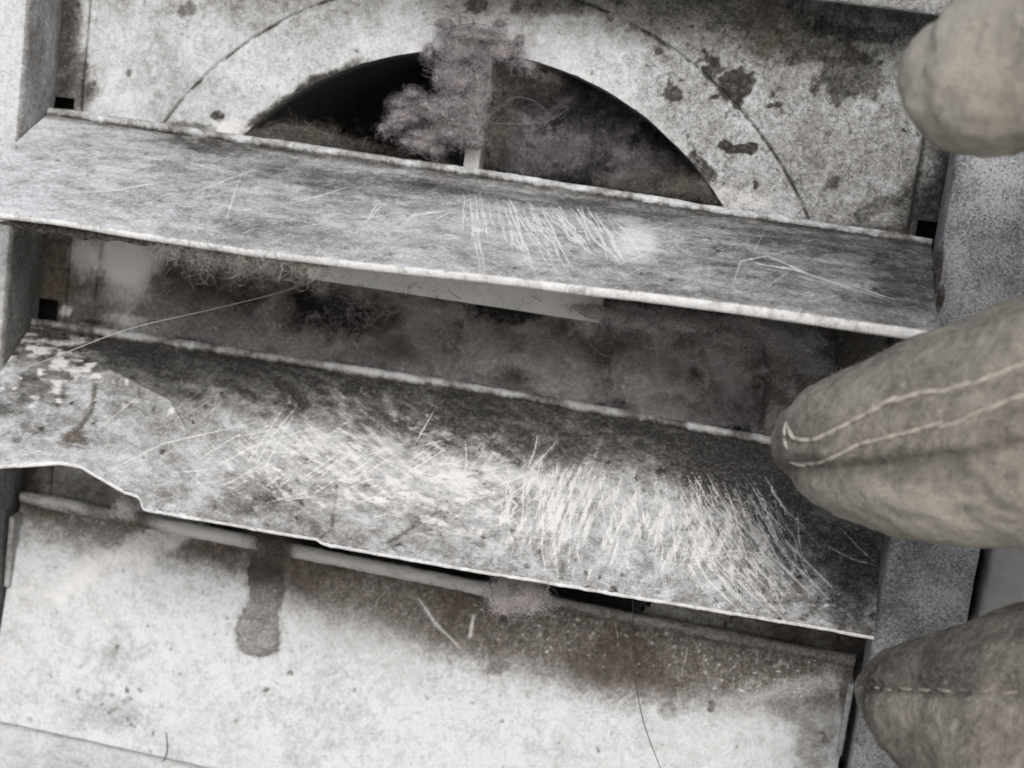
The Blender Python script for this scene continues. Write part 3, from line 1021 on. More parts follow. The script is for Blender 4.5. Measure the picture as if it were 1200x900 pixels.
for q in [((288, 545), (305, 520), (332, 478)), ((300, 545), (318, 512), (346, 478)), ((310, 548), (328, 515), (345, 485)), ((985, 618), (1005, 640), (1028, 660)),
          ((970, 640), (1000, 655), (1028, 662)), ((230, 540), (275, 512), (340, 500)), ((250, 548), (300, 522), (370, 500)), ((120, 556), (190, 520), (300, 495)),
          ((545, 515), (547, 540), (545, 560)), ((630, 510), (626, 530), (618, 550)), ((650, 620), (652, 660), (655, 690)), 
          ((800, 655), (860, 645), (915, 650)), ((935, 600), (936, 630), (942, 660))]:
    sc_ = np.maximum(sc_, p2.poly(q, 1.1, 0.6))
for k in range(90):
    x0 = r2.uniform(60, 620)
    y0 = np.interp(x0, [0, 600], [455, 540]) + r2.uniform(0, 95)
    a_ = r2.normal(-0.45, 0.35)
    ln = r2.uniform(12, 70)
    sc_ = np.maximum(sc_, p2.poly([(x0, y0), (x0 + ln * math.cos(a_), y0 + ln * math.sin(a_))], 0.8, r2.uniform(0.25, 0.6)))
crackline = p2.poly([(110, 440), (130, 438), (165, 455), (198, 472), (215, 502)], 3.0, 1.0, False)
ridge2 = p2.poly([(195, 458), (203, 440), (208, 424)], 2.0, 0.8)
cutl = p2.poly([(395, 555), (393, 590), (388, 620), (375, 630)], 1.6, 1.0, False) + p2.poly([(455, 635), (490, 612), (515, 598)], 2.2, 0.9, False)
c = c + sc_ + 0.35 * crackline + 0.12 * ridge2
g += 0.28 * cutl + 0.5 * p2.poly([(112, 444), (108, 480), (95, 500)], 3, 1, False)
for k in range(230):
    x0 = r2.choice([r2.uniform(540, 1030), r2.uniform(30, 1030), r2.normal(940, 60)])
    y0 = np.interp(x0, [0, 1040], [400, 560]) + r2.uniform(0, 190)
    dd = np.hypot((p2.wx - x0), (p2.wy - y0))
    rr = r2.uniform(1.0, 4.2)
    ii = (dd < rr * 3) & (p2.cr > 0.42)
    g[ii] += 0.65 * np.exp(-(dd[ii] / rr) ** 2)
for k in range(45):                      # pale blisters by the hinge, left
    x0, y0 = r2.normal(60, 45), r2.normal(450, 22)
    dd = np.hypot((p2.wx - x0), (p2.wy - y0) * 1.3)
    c += 0.7 * np.exp(-(dd / r2.uniform(2, 5)) ** 2)
l2.relief = 0.12 * (0.4 - g) - 0.09 * sc_ + 0.55 * crackline + 0.10 * ridge2 - 0.22 * cutl + 0.16 * (st2 - 0.5) + 0.35 * p2.blob(70, 400, 60, 25, 1, seed=233) * (st2)
crk = 0.35 + 0.3 * sstep(500, 900, X)
o2 = l2.build(np.stack([g, bsp, c, crk], -1), vent, lip=0.75)
o2['label'] = 'middle louver, half raised, cracked and chipped at its left end, raked with scratches'


def rod2_stain(P, m):
    x = image_xy(P)[0]
    v = fbm2(x / 38, x * 0 + 2, 4, 777)
    m[:, 0] += 0.40 * sstep(0.54, 0.30, v) + 0.35 * sstep(160, 60, x)
    m[:, 1] += 0.22 * sstep(0.54, 0.36, v)
    m[:, 2] += 0.3 * sstep(0.46, 0.62, v)


l2.rod(o2, 0.85, 2, 0.16, rod2_stain, off=(0.2, 0.3))

# louver 3: closed
F3 = [(-60, 832), (0, 845), (125, 872), (250, 900), (600, 975), (980, 1053)]
l3 = Louver([(20, 577), (250, 622), (560, 684), (780, 728), (1000, 770)], 8.5, F3, 0.8, W - 1.2, 0.5, 165, 1.0, step=0.23)
p3 = l3.pt
U3, T3 = l3.UU, l3.LL
X, Y = p3.x, p3.y
fb = fbm2(U3 / 13, T3 / 10, 5, 301)
fb2 = fbm2(U3 / 4, T3 / 4, 5, 302)
st2 = fbm2(U3 / 1.4, T3 / 1.4, 5, 303)
g = 0.10 + 0.24 * (fb - 0.5) + 0.14 * (fb2 - 0.5) + 0.14 * (st2 - 0.5)
bsp = np.zeros(l3.shape)
c = np.zeros(l3.shape) + 0.30 * sstep(0.4, 0.6, fb)
g += 0.6 * np.exp(-((T3 - 1.2) / 1.6) ** 2)
hy = Y - np.interp(X, [20, 1000], [577, 770])           # distance below the hinge
# brown damp band, wide between x 330 and 960
bw = np.interp(X, [0, 100, 300, 345, 500, 700, 850, 980], [46, 48, 44, 62, 74, 82, 74, 60])
band = sstep(1.7, 0.30, (hy + 40 * (fb - 0.5) + 26 * (fb2 - 0.5)) / bw) * sstep(6, 16, hy)
bsp += band * np.interp(X, [0, 100, 320, 360, 600, 900, 1000], [0.4, 0.5, 0.5, 1.0, 1.25, 1.1, 0.8]) * (0.9 + 0.6 * fb2)
g += band * np.interp(X, [0, 300, 360, 700, 1000], [0.2, 0.25, 0.45, 0.6, 0.6]) * (0.4 + fb2)
g += 0.30 * (fbm2(U3 / 2.6, T3 / 3.4, 5, 307, .65) - 0.5) * sstep(150, 20, hy)
g += p3.blob(110, 615, 60, 20, 0.45, 14, wob=0.9, seed=311) + p3.blob(250, 648, 60, 10, 0.4, 14, wob=.9, seed=312)
bsp += 0.16 * sstep(220, 20, hy) * sstep(-0.1, 0.9, fb) + p3.blob(150, 720, 130, 70, 0.06, 10, soft=1.5, seed=313)
g += p3.blob(135, 770, 18, 30, 0.20, 30, wob=.9, seed=314) + p3.blob(130, 835, 45, 18, 0.20, 5, wob=.9, seed=315) + p3.blob(385, 810, 60, 80, .07, 5, wob=.9, seed=315)
g += p3.blob(945, 815, 36, 50, 0.33, 0, wob=1.1, seed=316) + p3.blob(960, 880, 26, 30, 0.2, 0, wob=1.1, seed=317)
c += 0.35 * p3.blob(930, 805, 60, 14, 1, -10, soft=1.4, wob=1.0, seed=318) + 0.4 * p3.blob(150, 650, 90, 16, 1, -20, soft=1.0, wob=1.3, seed=319)
r3 = np.random.default_rng(9)
for k in range(100):
    x0, y0 = r3.uniform(0, 980), r3.uniform(640, 900)
    if k > 60:
        x0, y0 = r3.normal(130, 40), r3.normal(810, 45)
    dd = np.hypot((p3.wx - x0), (p3.wy - y0))
    rr = r3.uniform(0.7, 2.6)
    ii = dd < rr * 3
    g[ii] += r3.uniform(0.25, 0.7) * np.exp(-(dd[ii] / rr) ** 2)
for (x0, y0, rx, ry, a) in [(750, 786, 3, 9, 1.0), (784, 833, 10, 8, 0.25), (832, 828, 4, 8, 0.8), (585, 780, 10, 7, 0.45), (150, 810, 3, 3, .7), (340, 790, 4, 3, .6), (315, 808, 3, 3, .6),
                            (800, 803, 12, 20, .3), (655, 905, 8, 30, .2)]:
    g += p3.blob(x0, y0, rx, ry, a, 0, soft=0.5, wob=0.8, seed=int(x0))
for k in range(120):                      # pale flecks breaking the band
    x0 = r3.uniform(540, 960)
    y0 = np.interp(x0, [20, 1000], [577, 770]) + r3.uniform(14, 70)
    dd = np.hypot((p3.wx - x0), (p3.wy - y0))
    rr = r3.uniform(0.5, 1.5)
    ii = dd < rr * 3
    c[ii] += 0.8 * np.exp(-(dd[ii] / rr) ** 2)
sc_ = p3.poly([(490, 700), (510, 730), (540, 760)], 1.6, 0.7) + p3.poly([(555, 722), (551, 745)], 1.8, 0.8, False)
for k in range(60):
    x0, y0 = r3.uniform(20, 960), r3.uniform(700, 900)
    sc_ = np.maximum(sc_, p3.poly([(x0, y0), (x0 + r3.normal(0, 6), y0 + r3.uniform(8, 45))], 0.9, r3.uniform(0.15, 0.45)))
c += sc_
l3.relief = 0.10 * g + 0.10 * (st2 - 0.5) + 0.15 * band
o3 = l3.build(np.stack([g, bsp, c, 0.12 + 0.5 * band], -1), vent)
o3['label'] = 'lowest louver, closed, pale with a brown damp band under its hinge'


def yellow(P, m):
    x = image_xy(P)[0]
    m[:, 0] += 0.8 * sstep(0.5, 0.66, fbm3(P * np.array([0.35, 1.2, 1.2]), 4, 888))
    m[:, 1] = m[:, 1] * 0.6 + np.interp(x, [20, 60, 165, 200, 290, 315, 335, 350, 560, 640, 1000], [0.5, 0.2, 0.8, 0.0, 0.0, 1.3, 1.3, 0.0, 0.15, 0.6, 0.75])
    m[:, 2] = m[:, 2] * 0.7 + np.interp(x, [20, 60, 165, 200, 290, 315, 335, 350, 560, 640, 1000], [0.2, 0.6, 0.0, 0.9, 0.9, 0, 0, 0.9, 0.7, 0.25, 0.25])


l3.rod(o3, 1.15, 3, -0.05, yellow, off=(-0.5, 0.5))
for ua in (W - 1.5, 1.0):
    hv = np.interp(ua, l3.u, l3.h[:, 1])
    P, F = box_grid(ua - 0.5, ua + 0.5, hv - 16, hv - 3, 0.4, 5.0, 1.0, 0.25, 0.15, 22)
    mesh_obj('end_flange', P, F, M_PL, o3, mask=const_mask(P, 0.45, 0.3, 0.1))

# ------------------------------------------------------------------ the wall behind
P, F = box_grid(-120, W + 120, -220, 90, -20, -16, 8, 0.5, 0.05, 31)
# sheathing stands behind the vent; it is pierced by the duct
uu, vv = np.meshgrid(np.linspace(-120, W + 120, 60), np.linspace(90, -220, 60))
rr = np.hypot(uu - HC[0], vv - HC[1])
P = np.stack([uu, vv, np.full(uu.shape, -12.0)], -1).reshape(-1, 3)
F = gridfaces(60, 60, keep=rr > HR - 1, flip=True)
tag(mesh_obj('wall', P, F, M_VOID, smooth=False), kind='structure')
for nm, (u0, u1, v0, v1) in {'wall_siding_right': (W + 17.2, W + 130, -220, 90), 'wall_siding_left': (-130, -17.2, -220, 90),
                             'wall_siding_top': (-17.1, W + 17.1, 55, 90), 'wall_siding_bottom': (-17.1, W + 17.1, -220, -152)}.items():
    P, F = box_grid(u0, u1, v0, v1, -11, 1.5, 5, 1.2, 0.3, 33)
    tag(mesh_obj(nm, P, F, M_WALL), kind='structure')


g_ = 3000.0
P = np.array([[-g_, -1000, -12], [g_, -1000, -12], [g_, -1000, 2 * g_], [-g_, -1000, 2 * g_]])
M_GROUND = mat_plain('pale_concrete', (0.40, 0.39, 0.375), 0.9, 0.02, 0.15, 0.001)
tag(mesh_obj('ground', P, np.array([[0, 3, 2, 1]]), M_GROUND, smooth=False), kind='structure')  # unseen ground, added to bounce light up under the louvers

# ================================================================== LINT
def fibres(starts, length, curl=0.6, rad=0.03, nseg=6, drift=None, seed=0, flat=0.0, hold=0.0):
    """loose curly fibres as thin ribbons; starts (N,3) mm"""
    r = np.random.default_rng(seed)
    n = len(starts)
    d = r.normal(size=(n, 3))
    if flat:
        d[:, 2] *= 1 - flat
    if drift is not None:
        d += drift
    d /= np.linalg.norm(d, axis=1, keepdims=True)
    L = (r.uniform(0.4, 1.3, n) * length)[:, None] / nseg
    bend = r.normal(size=(n, 3)) * curl
    pos = [starts.copy()]
    for k in range(nseg):
        d = d + bend * 0.35 + r.normal(size=(n, 3)) * curl * 0.35 + (starts - pos[-1]) * (hold / length * 2.0)
        d /= np.linalg.norm(d, axis=1, keepdims=True)
        pos.append(pos[-1] + d * L)
    pos = np.stack(pos, 1)                         # n, nseg+1, 3
    side = np.cross(pos[:, -1] - pos[:, 0], r.normal(size=(n, 3)))
    side /= np.linalg.norm(side, axis=1, keepdims=True) + 1e-9
    wdt = rad * np.linspace(1, 0.5, nseg + 1)[None, :, None] * r.uniform(0.6, 1.4, (n, 1, 1))
    A = pos + side[:, None] * wdt
    Bq = pos - side[:, None] * wdt
    P = np.stack([A, Bq], 2).reshape(-1, 3)
    i = (np.arange(n)[:, None] * (nseg + 1) + np.arange(nseg)[None]).ravel() * 2
    F = np.stack([i, i + 1, i + 3, i + 2], -1)
    return P, F


def blobs_core(cs, res=26, amp=0.5, freq=0.35, seed=0):
    """lumpy lint core out of noise-displaced ellipsoids: cs = [(centre, radii)]"""
    parts = []
    for k, (c, rad) in enumerate(cs):
        th = np.linspace(0, 2 * math.pi, res * 2)
        ph = np.linspace(-math.pi / 2, math.pi / 2, res)
        A, Bq = np.meshgrid(th, ph)
        n = np.stack([np.cos(Bq) * np.cos(A), np.cos(Bq) * np.sin(A), np.sin(Bq)], -1).reshape(-1, 3)
        p = np.asarray(c) + n * np.asarray(rad)
        nz = fbm3(p * freq + 40, 4, seed + k)
        p = np.asarray(c) + n * np.asarray(rad) * (1 + amp * 2 * (nz - 0.5))[:, None]
        parts.append((p, gridfaces(res, res * 2)))
    return merge(parts)


def blob_points(cs, n, seed=0, surf=0.5):
    r = np.random.default_rng(seed)
    vol = np.array([np.prod(rad) ** 0.6 for c, rad in cs])
    pick = r.choice(len(cs), n, p=vol / vol.sum())
    C_ = np.array([c for c, rad in cs])[pick]
    R_ = np.array([rad for c, rad in cs])[pick]
    d = r.normal(size=(n, 3))
    d /= np.linalg.norm(d, axis=1, keepdims=True)
    rad = surf + (1.12 - surf) * r.uniform(0, 1, (n, 1)) ** 0.6
    P = C_ + d * R_ * rad
    k = fbm3(P * 0.45 + 9, 3, seed) > 0.40
    return P[k]


def clump(cs, nf, length, label, core_mat, fib_mat, seed, curl=1.2, rad=0.010, amp=0.5, core=True, drift=None, a=0.62, shrink=0.85):
    base = np.mean([c for c, r in cs], axis=0)
    root = empty('lint_clump', base, label=label, cat='lint', group='lint caught in the vent')
    if core:
        c2 = [(c, np.asarray(r) * shrink) for c, r in cs]
        sh = []
        ms = []
        for k, (f_, al) in enumerate(((1.18, a - 0.42), (1.02, a - 0.28), (0.86, a - 0.10), (0.68, a + 0.12), (0.45, 1.0))):
            P, F = blobs_core([(c, np.asarray(r) * f_) for c, r in c2], 19, amp * 1.5, 0.6, seed)
            m = np.zeros((len(P), 4))
            m[:, 3] = al
            sh.append((P, F))
            ms.append(m)
        P, F = merge(sh)
        mesh_obj('lint_wad', P, F, core_mat, root, mask=np.concatenate(ms))
    pts = blob_points(cs, nf, seed + 1)
    P, F = fibres(pts, length * 2.2, 0.75, rad, 8, drift, seed + 2, flat=0.3, hold=1.3)
    o = mesh_obj('lint_fibres', P, F, fib_mat, root)
    o['kind'] = 'stuff'
    return root


def pc(x, y, w, rx, ry, rw):
    """ellipsoid at photo measurement (x,y) and depth w; radii in photo px across, mm deep"""
    return (at(x, y, w), np.array([rx / 7.1, ry / 7.1, rw]))


# A: fluffy tuft hanging over the vertical bar
A = [pc(468, 122, 2.2, 10, 4, 1.2), pc(450, 150, 2.0, 7, 5, 1.2), pc(486, 112, 2.4, 9, 5, 1.4), pc(492, 170, 1.2, 9, 5, 1.2), pc(476, 166, 1.2, 6, 4, 1.0), pc(503, 60, 0.8, 8, 10, 1.4), pc(608, 48, 0.2, 8, 7, 1.2), pc(520, 28, 0.4, 12, 6, 1.2), pc(584, 28, 0.3, 9, 5, 1.0), pc(512, 178, 0.4, 8, 5, 1.2), pc(560, 108, 1.2, 14, 44, 2.4), pc(556, 152, 1.4, 13, 24, 2.4), pc(556, 42, 0.0, 30, 10, 1.8), pc(545, 64, 0.6, 28, 16, 2.8), pc(532, 92, 1.5, 24, 20, 3.0), pc(505, 128, 2.0, 24, 11, 2.6), pc(475, 136, 1.8, 17, 8, 2.2), pc(463, 146, 1.6, 9, 6, 1.6),
     pc(535, 125, 1.0, 22, 20, 3.0), pc(528, 155, 0.3, 24, 13, 2.6), pc(497, 158, 0.5, 20, 8, 2.0), pc(550, 165, -0.2, 12, 9, 1.8), pc(590, 58, -0.5, 18, 12, 1.8), pc(612, 76, -1.2, 14, 6, 1.3)]
clump(A, 15000, 2.0, 'fluffy mauve-grey lint tuft draped over the upright bar in the opening', M_LINT, M_FIBA, 11, 1.6, 0.009, a=0.84)


# sheets of matted lint: a displaced, partly open felt
def felt(px_outline, w, label, core_mat, fib_mat, seed, deep=6.0, step=0.45, holes=0.34, nf=9000, flen=3.0, tint=None, wslope=(0, 0), rad=0.028, group='lint caught in the vent', thin=0.0, soft=2.5, wmax=-2.2, dk=0.75):
    nf = int(nf * 1.2)
    rad *= 0.36
    q = np.array([at(x, y, w) for x, y in px_outline])
    u0, u1, v0, v1 = q[:, 0].min(), q[:, 0].max(), q[:, 1].min(), q[:, 1].max()
    uu, vv = np.meshgrid(np.arange(u0 - 1, u1 + 1, step), np.arange(v1 + 1, v0 - 1, -step))
    # signed distance to outline (polygon)
    inside = np.zeros(uu.shape, bool)
    dmin = np.full(uu.shape, 1e9)
    n = len(q)
    for k in range(n):
        a, b = q[k, :2], q[(k + 1) % n, :2]
        cond = ((a[1] > vv) != (b[1] > vv)) & (uu < (b[0] - a[0]) * (vv - a[1]) / (b[1] - a[1] + 1e-12) + a[0])
        inside ^= cond
        d = b - a
        t = np.clip(((uu - a[0]) * d[0] + (vv - a[1]) * d[1]) / (d @ d), 0, 1)
        dmin = np.minimum(dmin, np.hypot(uu - a[0] - t * d[0], vv - a[1] - t * d[1]))
    sd = np.where(inside, dmin, -dmin) + 3.0 * (fbm2(uu / 4, vv / 4, 4, seed) - 0.5) * min(1, soft / 2.5)
    n1 = fbm2(uu / 8, vv / 6, 5, seed + 1)
    n1 = np.clip(0.5 + (n1 - 0.5) * 1.5, 0, 1)
    n2 = fbm2(uu / 2.4, vv / 2.0, 4, seed + 2)
    ww = w + deep * (n1 - 0.5) * 2 + 1.6 * (n2 - 0.5) + wslope[0] * (uu - q[:, 0].mean()) + wslope[1] * (vv - q[:, 1].mean())
    alpha = sstep(-0.2, soft, sd) * 0.95
    nh = fbm2(uu / 7 + 30, vv / 5, 4, seed + 5)
    alpha *= sstep(holes, holes + 0.14, nh)
    ww -= (1 - alpha) * 2.0
    ww = np.minimum(ww, wmax + 1.5 * (n2 - 0.5))
    keepv = (sd > -0.6) & (alpha > 0.02)
    mask = np.zeros(uu.shape + (4,))
    mask[..., 3] = alpha * (1 - thin)
    mask[..., 0] = dk * sstep(0.46, 0.22, n1)  # low parts of the felt get their shade in the colour
    if tint is not None:
        cx, cy = image_xy(np.stack([uu, vv, ww], -1).reshape(-1, 3))
        tint(cx.reshape(uu.shape), cy.reshape(uu.shape), mask)
    P = np.stack([uu, vv, ww], -1).reshape(-1, 3)
    F = gridfaces(*uu.shape, keep=keepv, flip=True)
    P0, F0, mask0, nP = P, F, mask.reshape(-1, 4), len(P)
    Ps, Fs, Ms = [P], [F], [mask0]
    for k, (dz, al) in enumerate(((0.9, 0.62), (1.8, 0.45), (2.7, 0.30))):
        q2 = P.copy()
        q2[:, 2] += dz * (0.4 + 1.2 * fbm2(uu / 3 + k * 9, vv / 3, 3, seed + 20 + k).ravel())
        mk = mask0.copy()
        mk[:, 3] *= al
        Ps.append(q2)
        Fs.append(F + nP * (k + 1))
        Ms.append(mk)
    base = q.mean(0)
    root = empty('lint_mat', base, label=label, cat='lint', group=group)
    r = np.random.default_rng(seed)
    cand = np.nonzero(((alpha > 0.25) & (sd > 0.3)).ravel())[0]
    wt = (0.15 + sstep(0.45, 0.62, n1.ravel()[cand]) + 0.6 * sstep(0.5, 0.7, n2.ravel()[cand]))
    if tint is not None:
        wt = wt * (1 - 0.92 * np.clip(mask[..., 0].ravel()[cand], 0, 1)) * (1 - 0.5 * np.clip(mask[..., 1].ravel()[cand], 0, 1))
    idx = r.choice(cand, nf, p=wt / wt.sum())
    pts = P[idx] + r.normal(0, 0.35, (nf, 3)) + np.array([0, 0, 0.4])
    P2, F2, mask2 = compact(np.concatenate(Ps), np.concatenate(Fs), np.concatenate(Ms))
    mesh_obj('lint_felt', P2, F2, core_mat, root, mask=mask2)
    Pf, Ff = fibres(pts, flen * 2.0, 0.8, rad, 7, None, seed + 3, flat=0.75, hold=1.2)
    o = mesh_obj('lint_fibres', Pf, Ff, fib_mat, root)
    o['kind'] = 'stuff'
    return root


# B: grey wisps deep in the right half of the opening
felt([(600, 100), (640, 84), (700, 94), (765, 128), (800, 180), (830, 220), (760, 232), (640, 215), (590, 200), (585, 150)], -11,
     'dark wispy lint filling the right half of the round opening', M_LINT_D, M_FIBD, 21, deep=4, holes=0.22, nf=6000, flen=2.6, thin=0.0, dk=0.55, wmax=-6)
# brown tuft beside the bar
clump([pc(590, 95, -4, 16, 18, 2), pc(582, 130, -4.5, 14, 24, 2), pc(580, 170, -4.5, 14, 24, 2), pc(630, 92, -4, 26, 8, 1.6)], 3000, 3.0,
      'brown lint strip clinging to the right side of the upright bar', M_LINT_B, M_FIBB, 25, a=0.6)
# C: ledge of brown lint, left bottom of the opening
felt([(285, 150), (330, 142), (400, 158), (470, 178), (545, 195), (560, 215), (420, 205), (290, 180)], -4,
     'brown lint ledge behind the top hinge rod, left of the upright bar', M_LINT_B, M_FIBB, 31, deep=2.0, holes=0.2, nf=3000, flen=3, soft=1.2)
# D: ledge right bottom
felt([(690, 212), (750, 203), (830, 208), (845, 238), (700, 225)], -4.5,
     'small brown lint ledge at the right end of the opening above the top louver', M_LINT_B, M_FIBB, 35, deep=1.4, holes=0.2, nf=1300, flen=3, soft=1.2)


# E: the big mat between the first and the second louver
def tintE(x, y, m):
    hollow_shade = np.zeros(x.shape)
    for (cx, cy, rx, ry, rot) in [(402, 368, 66, 26, 5), (360, 352, 26, 14, 10), (600, 362, 50, 18, 0), (540, 345, 60, 12, 8), (240, 320, 40, 30, 0), (880, 480, 60, 30, 0),
                                  (715, 378, 20, 9, 10), (440, 385, 26, 10, 0)]:
        r = np.hypot((x - cx) / rx, (y - cy) / ry)
        hollow_shade = np.maximum(hollow_shade, (1 - sstep(0.6, 1.3, r + 1.0 * (fbm2(x / 14, y / 14, 4, 77) - 0.5))) * (1.0 if cx in (402, 360, 600, 715) else 0.55))
    m[..., 0] = np.maximum(m[..., 0], hollow_shade)  # darkness of the hollows painted into the lint
    m[..., 3] *= 1 - sstep(0.75, 0.98, hollow_shade)
    m[..., 1] = sstep(560, 420, x + 0.6 * (y - 400)) * 0.36


felt([(178, 270), (400, 290), (560, 330), (700, 355), (905, 370), (960, 400), (945, 470), (912, 520), (700, 495), (500, 465), (300, 430), (172, 390)], -4.5,
     'wide mauve-brown lint mat packed into the gap between top and middle louvers', M_LINTE, M_FIB, 41, deep=8.0, step=0.36, holes=0.20, nf=17000, flen=2.2, tint=tintE, rad=0.042, dk=0.45)
felt([(290, 385), (420, 402), (540, 420), (650, 440), (690, 462), (600, 450), (470, 432), (290, 402)], -5,
     'brown dusty lint roll resting on the middle hinge rod', M_LINT_B, M_FIBB, 47, deep=2.5, holes=0.36, nf=3500, flen=3.5, soft=3)
clump([pc(470, 378, -8, 20, 10, 2), pc(455, 380, -7, 12, 12, 2), pc(520, 400, -7, 40, 8, 2)], 1800, 2.6, 'pale lint puff in front of the black gap under the top louver', M_LINT, M_FIB, 51, a=0.55)
clump([pc(895, 383, 6, 17, 7, 2), pc(930, 398, 2, 34, 18, 2.4), pc(870, 376, 4, 18, 6, 1.6), pc(950, 425, -1, 24, 18, 2)], 1600, 2.4, 'torn pale scrap of felted lint below the right end of the top louver', M_LINT_G, M_FIB, 53, a=0.75)
clump([pc(700, 366, 2.2, 44, 12, 1.6), pc(740, 376, 1.5, 30, 12, 1.6), pc(800, 380, -2.5, 50, 14, 2), pc(860, 400, -4, 40, 16, 2)], 2600, 3.2, 'loose grey lint haze over the right end of the horizontal bar', M_LINTE, M_FIB, 55, a=0.5, core=True)


# F: fringe under the front edge of louver 1, left
def fringe(xs, w, nf, label, fib, seed, length=3.0, spread=0.5, dyn=8, drift=(0.9, -0.25, 0), rad=0.018, name='lint_fringe', core=None):
    r = np.random.default_rng(seed)
    x = r.uniform(xs[0], xs[1], nf)
    hump = 0.35 + 0.65 * np.abs(np.sin((x - xs[0]) / (xs[1] - xs[0]) * 9))
    y = np.interp(x, [p[0] for p in F1], [p[1] for p in F1]) + 7 + np.abs(r.normal(0, dyn, nf)) * hump
    pts = np.array([at(a, b, w + r.normal(0, spread)) for a, b in zip(x, y)])
    base = pts.mean(0)
    root = empty(name, base, label=label, cat='lint', group='lint caught in the vent')
    P, F = fibres(pts, length * 2.4, 0.7, rad, 9, np.array(drift), seed + 1, hold=1.1)
    o = mesh_obj('lint_fibres', P, F, fib, root)
    o['kind'] = 'stuff'
    if core is not None:
        n = 200
        xx = np.linspace(xs[0], xs[1], n)
        yy = np.interp(xx, [p[0] for p in F1], [p[1] for p in F1]) + 8 + 5 * fbm2(xx / 25, xx * 0, 3, seed)
        path = np.array([at(a, b, w) for a, b in zip(xx, yy)])
        rad_ = np.clip(0.25 + 1.1 * fbm2(xx / 20, xx * 0 + 3, 4, seed + 3), 0.2, 1.2) * np.sin(np.linspace(0.05, math.pi - .05, n)) ** .5
        P, F = tube(path, rad_, 10)
        m = np.zeros((len(P), 4))
        m[:, 3] = .62
        mesh_obj('lint_roll', P, F, core, root, mask=m)
    return root


fringe((185, 385), 35.5, 1500, 'ragged brown lint fringe hanging under the left half of the top louver edge', M_FIBF, 61, 3.2, dyn=9, rad=0.016, core=M_LINT_B)
fringe((0, 190), 34.5, 500, 'thin dusty lint line under the far left of the top louver edge', M_FIBB, 63, 1.6, dyn=3, core=M_LINT_B)
# G, H tufts below louver 2
clump([pc(605, 692, 20, 20, 12, 2.5), pc(625, 700, 18, 12, 8, 2), pc(590, 700, 20, 9, 8, 1.6)], 1700, 3.2, 'pale wispy lint tuft poking out under the middle louver edge', M_LINT, M_FIB, 71, a=0.35, shrink=.7, curl=0.4, rad=.024)
clump([pc(152, 588, 24, 12, 12, 1.4), pc(146, 598, 24, 8, 8, 1)], 500, 2.0, 'tiny grey lint tuft by the chip in the middle louver', M_LINT_G, M_FIB, 75, a=0.5)
clump([pc(312, 632, 20, 22, 6, 2), pc(318, 642, 12, 22, 10, 2)], 800, 3.4, 'brown lint knot above the felted patch on the lowest louver', M_LINT_B, M_FIBB, 77, a=0.5)
clump([pc(450, 640, 26, 44, 4, 1.2)], 260, 3.0, 'few stray fibres under the middle louver edge left of centre', M_LINT_B, M_FIBB, 79, core=False)


clump([pc(36, 168, 8, 14, 12, 2.5), pc(48, 156, 4, 8, 8, 2)], 500, 1.6, 'dusty brown crumb wedged between the left frame side and the top louver', M_LINT_B, M_FIBB, 85, a=0.8)  # lint lump built where a small plastic lug sits
clump([pc(1098, 320, 14, 5, 26, 2.0), pc(1102, 350, 20, 4, 16, 2)], 500, 1.6, 'dark crust of lint along the right end of the top louver', M_LINT_B, M_FIBD, 87, a=0.8)
clump([pc(60, 392, 4, 24, 5, 1.0), pc(110, 378, 1, 20, 4, 1.0)], 400, 1.8, 'thin brown lint smear at the left end of the middle hinge rod', M_LINT_B, M_FIBB, 89, a=0.6)


# I: felted patch on louver 3
def tintI(x, y, m):
    m[..., 1] = sstep(715, 665, y) * 0.85
    m[..., 0] = sstep(690, 650, y) * 0.45


def patch_on(l, px_outline, label):
    X, Y = l.pt.x, l.pt.y
    q = np.array(px_outline, float)
    inside = np.zeros(X.shape, bool)
    dmin = np.full(X.shape, 1e9)
    for k in range(len(q)):
        a, b = q[k], q[(k + 1) % len(q)]
        cond = ((a[1] > Y) != (b[1] > Y)) & (X < (b[0] - a[0]) * (Y - a[1]) / (b[1] - a[1] + 1e-12) + a[0])
        inside ^= cond
        d = b - a
        t = np.clip(((X - a[0]) * d[0] + (Y - a[1]) * d[1]) / (d @ d), 0, 1)
        dmin = np.minimum(dmin, np.hypot(X - a[0] - t * d[0], Y - a[1] - t * d[1]))
    sd = np.where(inside, dmin, -dmin) / 7.0 + 1.9 * (fbm2(l.UU / 2.0, l.LL / 2.0, 5, 81, .65) - 0.5)
    h = 0.12 + 0.9 * sstep(0, 1.6, sd) * (0.5 + fbm2(l.UU / 2.5, l.LL / 2.5, 4, 82))
    P = l.top + l.nrm[None] * (l.relief + h)[..., None]
    m = np.zeros(X.shape + (4,))
    m[..., 3] = sstep(-0.2, 1.1, sd)
    tintI(X, Y, m)
    m[..., 0] += 0.45 * np.exp(-((sd - 0.45) / 0.35) ** 2) * sstep(0.45, 0.6, fbm2(l.UU / 3, l.LL / 3, 3, 84))
    F = gridfaces(*X.shape, keep=sd > -0.25, flip=True)
    P, F, m2 = compact(P.reshape(-1, 3), F, m.reshape(-1, 4))
    root = empty('lint_patch', P.mean(0), label=label, cat='lint', group='lint caught in the vent')
    mesh_obj('lint_felt', P, F, M_LINT_G, root, mask=m2)
    r = np.random.default_rng(4)
    pts = P[r.choice(len(P), 1100)] + np.array([0, 0, 0.1])
    Pf, Ff = fibres(pts, 1.2, 0.6, 0.02, 5, None, 83, flat=0.6)
    mesh_obj('lint_fibres', Pf, Ff, M_FIBB, root)['kind'] = 'stuff'


